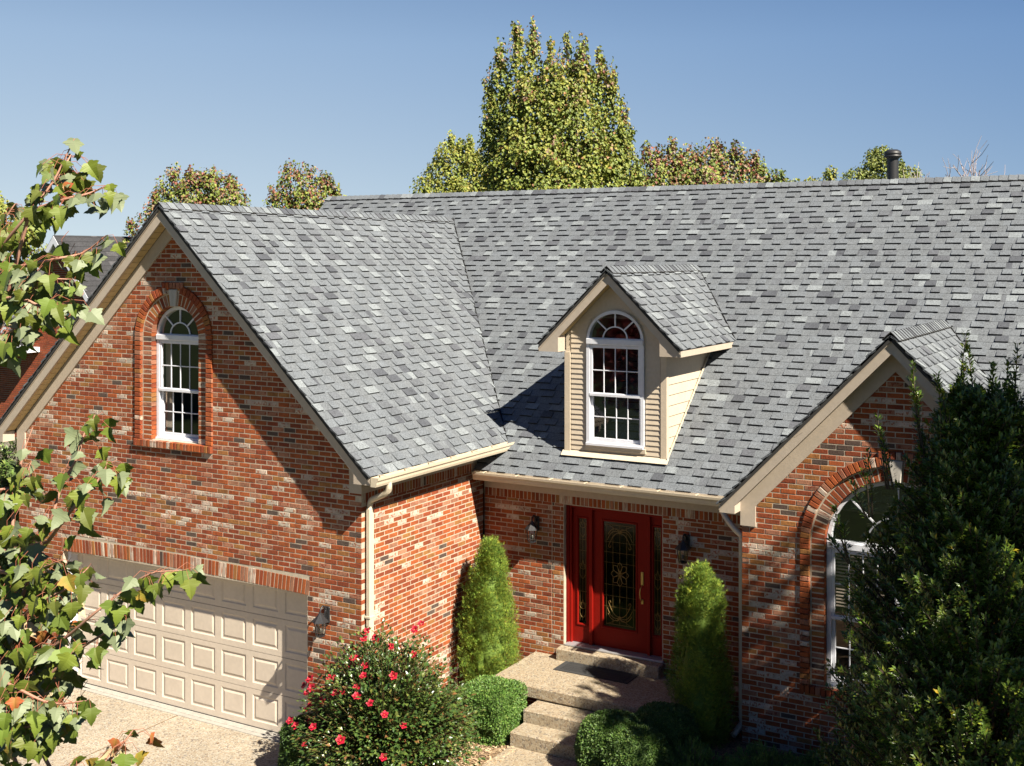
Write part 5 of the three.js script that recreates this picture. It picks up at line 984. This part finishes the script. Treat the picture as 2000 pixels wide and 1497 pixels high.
{
  const base = [7.55, 0.15, -0.50], r = rngOf(441), sh = [], n = noise2(442, 32);
  const rad = (h) => 1.62 * (0.86 + 0.14 * smooth(0, 0.2, h)) * Math.pow(Math.max(0, 1 - h), 0.56);
  for (let i = 0; i < 4600; i++) {
    const h = 0.005 + 0.95 * Math.pow(r(), 1.0), a = r() * 6.283, R = rad(h) * (0.55 + 0.78 * n(Math.cos(a) * 3 + 7 + h * 9, Math.sin(a) * 3 + 7 + h * 11)), k = r() < 0.7 ? 0.84 + 0.18 * r() : 0.35 + 0.5 * r(), y = h * 5.0, len = 0.26 + 0.24 * r();
    const e = [Math.cos(a) * R * k, y + len * 0.7, Math.sin(a) * R * k * 0.95], f = [e[0] * (1 - len * 0.75 / Math.max(R, 0.35)), y, e[2] * (1 - len * 0.75 / Math.max(R, 0.35))];
    sh.push([f, e, len]);
  }
  for (const [x, y, z, l] of [[-0.62, 5.30, 0.1, 1.0], [-0.15, 5.62, 0, 1.2], [0.15, 5.3, 0.1, 0.9], [-0.32, 5.2, 0.3, 0.8], [0.75, 5.1, 0.1, 0.8], [-0.95, 4.75, 0.2, 0.8], [-1.15, 4.35, 0.3, 0.7], [-1.38, 3.75, 0.35, 0.6], [0.3, 5.5, -0.2, 1.0], [1.0, 4.9, 0, 0.8]]) for (let k = 0; k < 3; k++) sh.push([[x * 0.9 + (r() - 0.5) * 0.1, y - l, z], [x + (r() - 0.5) * 0.16, y - k * 0.17, z + (r() - 0.5) * 0.12], l]);
  const palH = [[[0.060, 0.105, 0.014], 44], [[0.098, 0.155, 0.018], 36], [[0.165, 0.20, 0.026], 19], [[0.38, 0.28, 0.02], 1]];
  const t = shootShrub('holly_shrub', 'tall dark glossy holly in front of the right window', 'shrub', base, sh, palH, M.glossLeaf, { leaf: 0.062, per: 26, seed: 443 });
  part('trunk', tubeGeo([[[[0, -0.2, 0], [0.05, 2, 0], [0, 4.3, 0.05]], [0.09, 0.06, 0.02], 8], [[[0.1, -0.2, 0.1], [0.4, 2, 0.2], [0.6, 4.0, 0.1]], [0.06, 0.045, 0.015], 8], [[[-0.1, -0.2, 0.1], [-0.5, 1.6, 0.3], [-0.8, 3.4, 0.2]], [0.06, 0.04, 0.015], 8]]), M.darkWood, t);
}
{ // shrub beyond the left corner of the garage, with an orange bloom
  const base = [-8.7, -0.12, -1.1], r = rngOf(451), sh = [];
  for (let i = 0; i < 700; i++) { const h = r(), a = r() * 6.283, R = 1.15 * Math.sqrt(1 - h * h * 0.8) * (0.75 + 0.3 * r()), y = 0.2 + h * 3.0; sh.push([[Math.cos(a) * R * 0.75, y, Math.sin(a) * R * 0.75], [Math.cos(a) * R, y + 0.25, Math.sin(a) * R], 0.3]); }
  const t = shootShrub('garden_shrub', 'leafy green shrub beyond the left garage corner', 'shrub', base, sh, [[[0.09, 0.15, 0.03], 50], [[0.14, 0.19, 0.05], 30], [[0.05, 0.09, 0.02], 30]], M.glossLeaf, { leaf: 0.09, per: 26, seed: 452 });
  const b = blob(453, 0.8, 1.45, 0.8, 0.4); b.translate(0, 1.6, 0); part('inner_growth', b, M.needle, t);
  const g = new GB(); for (let i = 0; i < 46; i++) { const d = norm(ball(r)), s = norm(cross(d, [0.3, 1, 0.2])); g.quad([0, 0, 0], add(mul(d, 0.06), s, 0.022), mul(d, 0.11), add(mul(d, 0.06), s, -0.022), jit([0.62, 0.20, 0.02], r, 0.2)); }
  const f = part('flower_head', g, S({ roughness: 0.7 }), t); f.position.set(0.45, 1.72, 1.12); f.scale.setScalar(1.5);
}

// ---- young maple in the foreground: long shoots, hanging lobed leaves, green above and pale beneath
{
  const HUB = [5.19, 5.32, 9.59], base = [4.9, -0.16, 9.4], t = thing('young_maple', 'young maple close by on the left with hanging lobed leaves', 'tree', base), r = rngOf(461), rel = (p) => sub(p, base);
  const BR2 = {
    A0: [[5.43, 6.28, 9.69], [5.74, 6.55, 9.74], [5.91, 6.68, 9.75], [6, 6.81, 9.7], [6.03, 6.88, 9.68], [6.07, 6.97, 9.66]], A1: [[6, 6.81, 9.7], [5.99, 6.86, 9.65], [5.98, 6.92, 9.6]], A2: [[5.93, 6.71, 9.74], [6.13, 6.75, 9.74], [6.2, 6.77, 9.7], [6.26, 6.8, 9.67]],
    A3: [[5.6, 6.47, 9.7], [5.93, 6.52, 9.74], [6.1, 6.54, 9.76], [6.17, 6.56, 9.71], [6.29, 6.62, 9.71]], A4: [[5.57, 6.36, 9.72], [5.89, 6.4, 9.76], [6.06, 6.37, 9.78], [6.15, 6.38, 9.78], [6.23, 6.4, 9.8]], A5: [[5.48, 6.16, 9.66], [5.75, 6.33, 9.73], [5.73, 6.43, 9.62], [5.73, 6.46, 9.51], [5.81, 6.46, 9.46]],
    A6: [[5.48, 6.51, 9.66], [5.58, 6.67, 9.6], [5.63, 6.75, 9.57]], A7: [[5.57, 6.13, 9.72], [5.84, 6.26, 9.79], [5.99, 6.3, 9.82]],
    B0: [[5.7, 5.15, 9.64], [5.87, 5.46, 9.66], [6, 5.62, 9.7], [6.03, 5.73, 9.68], [6.08, 5.84, 9.65], [6.1, 5.92, 9.64], [6.13, 5.98, 9.62]], B1: [[5.7, 5.36, 9.64], [5.71, 5.59, 9.64], [5.72, 5.7, 9.63], [5.74, 5.81, 9.62], [5.77, 5.91, 9.6]], B2: [[5.9, 5.5, 9.64], [6.15, 5.67, 9.73], [6.23, 5.78, 9.68], [6.25, 5.83, 9.67]],
    B3: [[5.37, 4.75, 9.6], [5.93, 5.1, 9.74], [6.12, 5.21, 9.75], [6.29, 5.33, 9.76], [6.38, 5.41, 9.71], [6.5, 5.48, 9.7], [6.62, 5.5, 9.68]], B4: [[5.66, 4.86, 9.66], [5.97, 5.03, 9.72], [6.16, 5.17, 9.72], [6.34, 5.28, 9.73], [6.39, 5.34, 9.7]], B5: [[5.57, 5.02, 9.72], [5.97, 5.04, 9.83], [6.16, 5.02, 9.83], [6.31, 5.05, 9.81]],
    B6: [[6.16, 4.58, 9.72], [6.4, 4.85, 9.81], [6.49, 4.94, 9.82], [6.52, 4.99, 9.8]], B7: [[5.48, 5.1, 9.66], [5.77, 5.28, 9.72], [5.93, 5.41, 9.74], [6.1, 5.48, 9.76]], B8: [[5.57, 4.71, 9.72], [5.84, 4.83, 9.79], [6, 4.9, 9.81], [6.18, 4.93, 9.83]], B9: [[5.7, 5.13, 9.64], [5.95, 5.3, 9.73], [6.13, 5.39, 9.74], [6.19, 5.46, 9.7]],
    BA: [[5.98, 4.46, 9.71], [6.22, 4.73, 9.8], [6.32, 4.88, 9.86]], BB: [[5.44, 5.57, 9.68], [5.65, 5.67, 9.67], [5.73, 5.69, 9.62], [5.76, 5.78, 9.6]], BC: [[5.43, 4.2, 9.69], [5.79, 4.61, 9.82], [5.96, 4.78, 9.84]],
  };
  // one side of a lobed outline, mirrored; a shell of two skins: green above, pale beneath
  const half = [[0.02, 0], [0.16, -0.05], [0.30, 0.02], [0.33, 0.10], [0.47, 0.17], [0.56, 0.28], [0.44, 0.32], [0.38, 0.40], [0.26, 0.42], [0.28, 0.52], [0.22, 0.60], [0.20, 0.72], [0.10, 0.84], [0, 1.02]];
  const mapleLeaf = (seed, turned) => {
    const rr = rngOf(seed), cup = 0.15 + 0.55 * rr(), droop = 0.10 + 0.6 * rr(), tw = (rr() - 0.5) * 0.5, g = new GB();
    const green = turned === 2 ? [0.27, 0.13, 0.025] : turned === 1 ? [0.20, 0.185, 0.02] : jit([0.112, 0.150, 0.014], rr, 0.3), pale = turned ? [0.42, 0.36, 0.20] : [0.155, 0.185, 0.095], rim = turned === 2 ? [0.42, 0.09, 0.035] : turned === 1 ? [0.33, 0.20, 0.03] : green;
    const at = ([x, y], k) => { const z = cup * Math.abs(x) * 0.9 - droop * y * y + tw * x * y - 0.5 * cup * x * x; return [x, y - 0.15 * droop * y * y, z + k]; };
    const skin = (k, flip, c1, c2) => { for (const s of [-1, 1]) for (let i = 0; i < half.length - 1; i++) {
      const a = [s * half[i][0], half[i][1]], b = [s * half[i + 1][0], half[i + 1][1]], m0 = [0, clamp(half[i][1] * 0.92, 0, 1)], m1 = [0, clamp(half[i + 1][1] * 0.92, 0, 1)], q = [at(m0, k), at(a, k), at(b, k), at(m1, k)];
      const ord = (s > 0) !== flip ? [0, 1, 2, 3] : [0, 3, 2, 1], cols = [c1, c2, c2, c1];
      const put = (i1, i2, i3) => { const st = g.c.length; g.tri(q[i1], q[i2], q[i3]); [i1, i2, i3].forEach((w, n) => { for (let c = 0; c < 3; c++) g.c[st + n * 3 + c] = cols[w][c]; }); };
      put(ord[0], ord[1], ord[2]); put(ord[0], ord[2], ord[3]);
    } };
    skin(0.006, false, green, rim); skin(-0.006, true, pale, turned ? mix3(pale, rim, 0.3) : pale);
    return g.build();
  };
  const GEO = []; for (let i = 0; i < 14; i++) GEO.push(mapleLeaf(470 + i, 0)); for (let i = 0; i < 3; i++) GEO.push(mapleLeaf(490 + i, 1)); for (let i = 0; i < 2; i++) GEO.push(mapleLeaf(495 + i, 2));
  const LM = PM({ roughness: 0.6, transmission: 0.12, thickness: 0 }), wood = [], stalks = [], spots = [];
  for (const [k, pts] of Object.entries(BR2)) {
    const c = curve(pts, 24), n = c.length; wood.push([c.map(rel), c.map((_, i) => lerp(0.0075, 0.0022, i / (n - 1))), 6]);
    if (k !== 'A1') wood.push([curve([rel(HUB), rel(mix3(HUB, pts[0], 0.6)), rel(pts[0])], 6), [0.011, 0.010, 0.009, 0.008, 0.008, 0.0075, 0.0075], 6]);
    const dense = k[0] === 'A' ? 18 : k === 'B0' ? 18 : k === 'B3' ? 30 : k === 'B1' ? 5 : 18;
    for (let i = 0; i < dense; i++) {
      const s = clamp(0.12 + 0.9 * (i + r() * 0.8) / dense), q = c[Math.min(n - 1, Math.round(s * (n - 1)))];
      for (let e = 0; e < (r() < 0.42 ? 2 : 1); e++) { const a = r() * 6.283, o = [Math.cos(a), (r() - 0.35) * 0.8, Math.sin(a)], L = 0.035 + 0.05 * r(), m = add(q, norm(o), L * 0.6), p = add(add(q, norm(o), L), [0, -0.02 - 0.02 * r(), 0]); stalks.push([[rel(q), rel(m), rel(p)], [0.0011, 0.0009, 0.0008], 4]); spots.push([p, o, k, s]); }
    }
    if (k !== 'B1') spots.push([pts[pts.length - 1], [r() - 0.5, 0.2, r() - 0.5], k, 1]);
  }
  // the mass of leaves filling the two crowns at the left edge
  for (const [cx, cy, cz, rx, ry, rz, n] of [[5.80, 6.42, 9.68, 0.26, 0.22, 0.22, 84], [5.80, 5.20, 9.72, 0.26, 0.40, 0.24, 175], [5.96, 4.98, 9.76, 0.26, 0.14, 0.2, 80], [5.66, 4.98, 9.66, 0.16, 0.3, 0.2, 60]]) for (let i = 0; i < n; i++) { const k = ball(r), p = [cx + k[0] * rx, cy + k[1] * ry, cz + k[2] * rz]; stalks.push([[rel(add(p, [0.02 * r(), 0.05, -0.02])), rel(add(p, [0, 0.02, 0])), rel(p)], [0.0011, 0.0009, 0.0008], 4]); spots.push([p, k, 'M', r()]); }
  part('branch', tubeGeo(wood), M.twig, t);
  part('leaf_stalk', tubeGeo(stalks), S({ color: new THREE.Color().setRGB(0.30, 0.10, 0.055), roughness: 0.6 }), t, 'stuff');
  part('trunk', tubeGeo([[curve([[0, 0, 0], [0.05, 1.6, 0.05], [0.05, 3.7, 0.1], rel(HUB)], 12), 0.03, 9]]), M.bark, t);
  const extra = [], m = new THREE.Matrix4();
  spots.forEach(([p, o, k, s], i) => {
    const tone = (k === 'B6' && r() < 0.7) || r() < 0.04 ? (r() < 0.35 ? 17 + Math.floor(r() * 2) : 14 + Math.floor(r() * 3)) : Math.floor(r() * 14), size = (k === 'M' ? 0.074 : lerp(0.076, 0.058, s)) * (0.72 + 0.5 * r());
    const turn = r() < 0.28 ? -1 : 1, d = norm([o[0] * 0.45 + (r() - 0.5) * 0.5, -0.95 + (r() - 0.5) * 0.7, o[2] * 0.45 + (r() - 0.5) * 0.5]), up = mul([0.55 + (r() - 0.5) * 1.7, 0.45 + (r() - 0.5) * 0.8, 0.75 + (r() - 0.5) * 1.5], turn);
    const x = norm(cross(d, up)), z = cross(x, d); m.makeBasis(new THREE.Vector3(...mul(x, size)), new THREE.Vector3(...mul(d, size)), new THREE.Vector3(...mul(z, size))); m.setPosition(...rel(p));
    if (i < 298) { const f = part('leaf', GEO[tone], LM, t); f.matrixAutoUpdate = true; m.decompose(f.position, f.quaternion, f.scale); }
    else extra.push(GEO[tone].clone().applyMatrix4(m));
  });
  if (extra.length) part('leaf_mass', mergeGeometries(extra), LM, t, 'stuff');
}

// ------------------------------------------------------------------ the neighbouring house, far left
{
  const O = [-21.87, -0.16, -13.2], t = thing('neighbour_house', 'brick house beyond the garage on the left with dark roof and white rakes', 'house', O), r = rngOf(601);
  const bm = S({ map: brickMap, roughness: 0.95 }), dark = S({ map: rep(granT, 0.8), roughness: 0.95 });
  const gx = 3.6, eY = 3.35, aY = 7.36, hw = 3.3, body = part('wall', new GB().plate([[-hw, 0], [hw, 0], [hw, eY], [0, aY - 0.2], [-hw, eY]], [0, 0, 0.0], X, Y, Z, 0.3).box(hw - 0.3, 0, -14, hw, eY, -0.301).box(-hw, 0, -14, -hw + 0.3, eY, -0.301), M.mortar, t);
  const bricks = new GB();
  for (let y = 0.8, k = 0; y < 7; y += BH, k++) { const lim = y < eY ? hw : (aY - 0.25 - y) / (aY - eY) * hw; for (let x = -lim + (k % 2) * BL / 2; x < lim - 0.1; x += BL) { if (Math.abs(x + 0.1 - 0.45) < 0.62 && y < 5.1 && y > 1.9) continue; const c = jit([0.30, 0.066, 0.022], r, 0.22), id = Math.floor(r() * 36), u = (id % 4) / 4, v = Math.floor(id / 4) / 12; bricks.obox([x + BL / 2, y + BH / 2, 0.004], X, Y, Z, BL / 2 - 0.006, BH / 2 - 0.006, 0.006, c, 0, [u + 0.02, v + 0.01, u + 0.23, v + 0.075], 61); } }
  part('brickwork', bricks, bm, body, 'stuff');
  // roof of the gable with white rakes, and the higher main roof behind
  const kk = (aY - eY) / hw, cc = Math.hypot(1, kk);
  const roof = part('roof', new GB(), dark, t);
  const strip = (O2, U, V, N, len, vm, sh) => { const g = new GB(), e = 0.20; for (let k = 0; k < vm / e; k++) for (let s = -r() * 0.4; s < len;) { const w = 0.22 + r() * 0.35, a = Math.max(0, s), b = Math.min(len, s + w), c = mul(r() < 0.15 ? [0.085, 0.083, 0.09] : [0.045, 0.045, 0.05], 0.85 + 0.3 * r()), P = (u, v, n) => add(add(add(O2, U, u), V, v), N, n), v0 = k * e, v1 = Math.min(vm, v0 + e + 0.01); if (b > a) { g.quad(P(a, v0, 0.014), P(b, v0, 0.014), P(b, v1, 0.003), P(a, v1, 0.003), c); g.quad(P(a, v0, 0), P(b, v0, 0), P(b, v0, 0.014), P(a, v0, 0.014), [0.02, 0.02, 0.02]); } s += w; } part('shingle_field', g, dark, roof, 'stuff'); };
  strip([hw + 0.3, eY - 0.3 * kk, 0.35], [0, 0, -1], [-1 / cc, kk / cc, 0], [kk / cc, 1 / cc, 0], 14, (hw + 0.3) * cc);
  strip([-hw - 0.3, eY - 0.3 * kk, -13.65], [0, 0, 1], [1 / cc, kk / cc, 0], [-kk / cc, 1 / cc, 0], 14, (hw + 0.3) * cc);
  for (const s of [-1, 1]) { const line = (x, d) => aY - d - kk * x, pts = [[0, aY - 0.02], [hw + 0.3, line(hw + 0.3, 0.02)], [hw + 0.3, line(hw + 0.3, 0.26)], [0, aY - 0.26]].map((q) => [s * q[0], q[1]]); part('fascia', new GB().plate(pts, [0, 0, 0.36], X, Y, Z, 0.05), M.white, t); part('soffit', new GB().plate([[0, aY - 0.24], [hw + 0.3, line(hw + 0.3, 0.24)], [hw + 0.3, line(hw + 0.3, 0.21)], [0, aY - 0.21]].map((q) => [s * q[0], q[1]]), [0, 0, 0.309], X, Y, Z, 0.3), M.white, t); }
  // the longer, higher roof behind, its ridge running back
  const P0 = [3.0, 3.0, -1.5], run = 4.4, rise = 4.75, c2 = Math.hypot(run, rise);
  strip([7.6, 3.0, -0.6], [0, 0, -1], [-run / c2, rise / c2, 0], [rise / c2, run / c2, 0], 15, c2);
  strip([-1.2, 3.0, -15.6], [0, 0, 1], [run / c2, rise / c2, 0], [-rise / c2, run / c2, 0], 15, c2);
  part('wall', new GB().plate([[-1, 0], [7.3, 0], [7.3, 3.1], [3.2, 7.6], [-1, 3.1]], [0, 0, -1.0], X, Y, Z, 0.3), bm, t);
  // arched window with white frame
  const w = part('window', new GB().plate(doorway(0.5, 0.55, 1.95, 4.42), [0, 0, 0.03], X, Y, Z, 0.06, WHITE, [[[0.04, 2.03], [0.96, 2.03], [0.96, 4.22], [0.04, 4.22]], arcPts(0.5, 4.42, 0.47, 16).map(([x, y]) => [x, Math.max(y, 4.44)])]), M.white, t);
  const mg = new GB(); muntins(mg, 0.04, 0.96, 2.03, 4.22, 4, 4, 0.01, 0.014); for (let i = 1; i < 4; i++) { const a = i * Math.PI / 4; mg.obox([0.5 + Math.cos(a) * 0.24, 4.43 + Math.sin(a) * 0.24, 0], [Math.cos(a), Math.sin(a), 0], [-Math.sin(a), Math.cos(a), 0], Z, 0.23, 0.012, 0.01); } part('muntin', mg, M.white, w);
  part('pane', new GB().plate(doorway(0.5, 0.5, 2.0, 4.42), [0, 0, -0.03], X, Y, Z, 0), M.glass, w);
  part('blind', (() => { const g = new GB(); for (let i = 0; i < 40; i++) g.box(0, 2.02 + i * 0.055, -0.10, 1.0, 2.055 + i * 0.055, -0.085); return g; })(), M.white, w);
  part('gutter', new GB().box(-2.6, 3.78, 0.62, -1.05, 3.90, 0.74, WHITE, 0.02).box(-2.6, 3.62, 0.012, -1.07, 3.78, 0.62), M.white, t);
  part('porch_roof', new GB().quad([-2.7, 3.9, 0.74], [-0.98, 3.9, 0.74], [-0.98, 4.5, 0.012], [-2.7, 4.5, 0.012], [0.05, 0.05, 0.055]), dark, t);
}
// ---- garden across the street, seen only in the window glass: a red maple and a pale-barked birch
gardenTree('red_maple', 'red-leaved maple across the lawn, mirrored in the dormer glass', [-7.0, -0.16, 19], 2.2, [[0, 4.2, 0, 2.0, 1.9], [-1.6, 3.4, 0.4, 1.5, 1.4], [1.7, 3.5, 0, 1.5, 1.5], [0.3, 3.0, -1.2, 1.6, 1.4]], { body: [[[0.28, 0.018, 0.015], 60], [[0.40, 0.04, 0.02], 30], [[0.16, 0.02, 0.02], 20]] }, { seed: 330, per: 220, leaf: 0.16 });
// the trees across the street that the windows mirror
const palFar = { body: [[G3, 50], [mul(G1, 0.6), 40]], top: [[G1, 50]] };
[[-22, 30, 'tall green shade tree across the street, far left'], [6, 42, 'tall green shade tree across the street, straight ahead'], [26, 34, 'tall green shade tree across the street, far right'], [40, 18, 'tall green shade tree on the far right lot'], [-6, 46, 'tall green shade tree across the street, left of centre'], [16, 47, 'tall green shade tree across the street, right of centre'], [42, -2, 'tall green shade tree beyond the right end of the house']].forEach(([x, z, l], i) =>
  gardenTree('shade_tree', l, [x, -0.16, z], 4, [[0, 9.5, 0, 3.2, 3.6], [-2.8, 7.6, 1, 2.8, 3], [2.9, 7.8, -1, 2.8, 3], [0, 6, 3, 3, 2.6], [0.5, 6, -3, 3, 2.6]], palFar, { seed: 340 + i, per: 60, leaf: 0.42 }));
// the tree on the lawn just outside the frame whose crown shades the wing, the holly and the lower steps
gardenTree('shade_tree', 'broad shade tree on the lawn beyond the right end of the house', [14.2, -0.16, 2.0], 3.6, [[0, 10.2, 0, 1.9, 1.9, 1.9], [-1.3, 9.6, 1.6, 1.7, 1.9, 1.5], [0.6, 9.9, 2.6, 1.6, 1.8, 1.3], [-0.8, 9.3, -1.4, 1.5, 1.9, 1.9], [1.2, 8.8, -0.6, 1.7, 2.0, 0.8], [0, 7.8, 1.2, 2.5, 2.0, 0.45], [-0.3, 7.4, 3.2, 2.0, 1.9, 0.5], [0.5, 6.6, -1.2, 2.2, 1.8, 0.4], [0, 5.6, 1.6, 2.6, 1.6, 0.4]], palFar, { seed: 350, per: 40, leaf: 0.24 });

renderer.render(scene, camera);
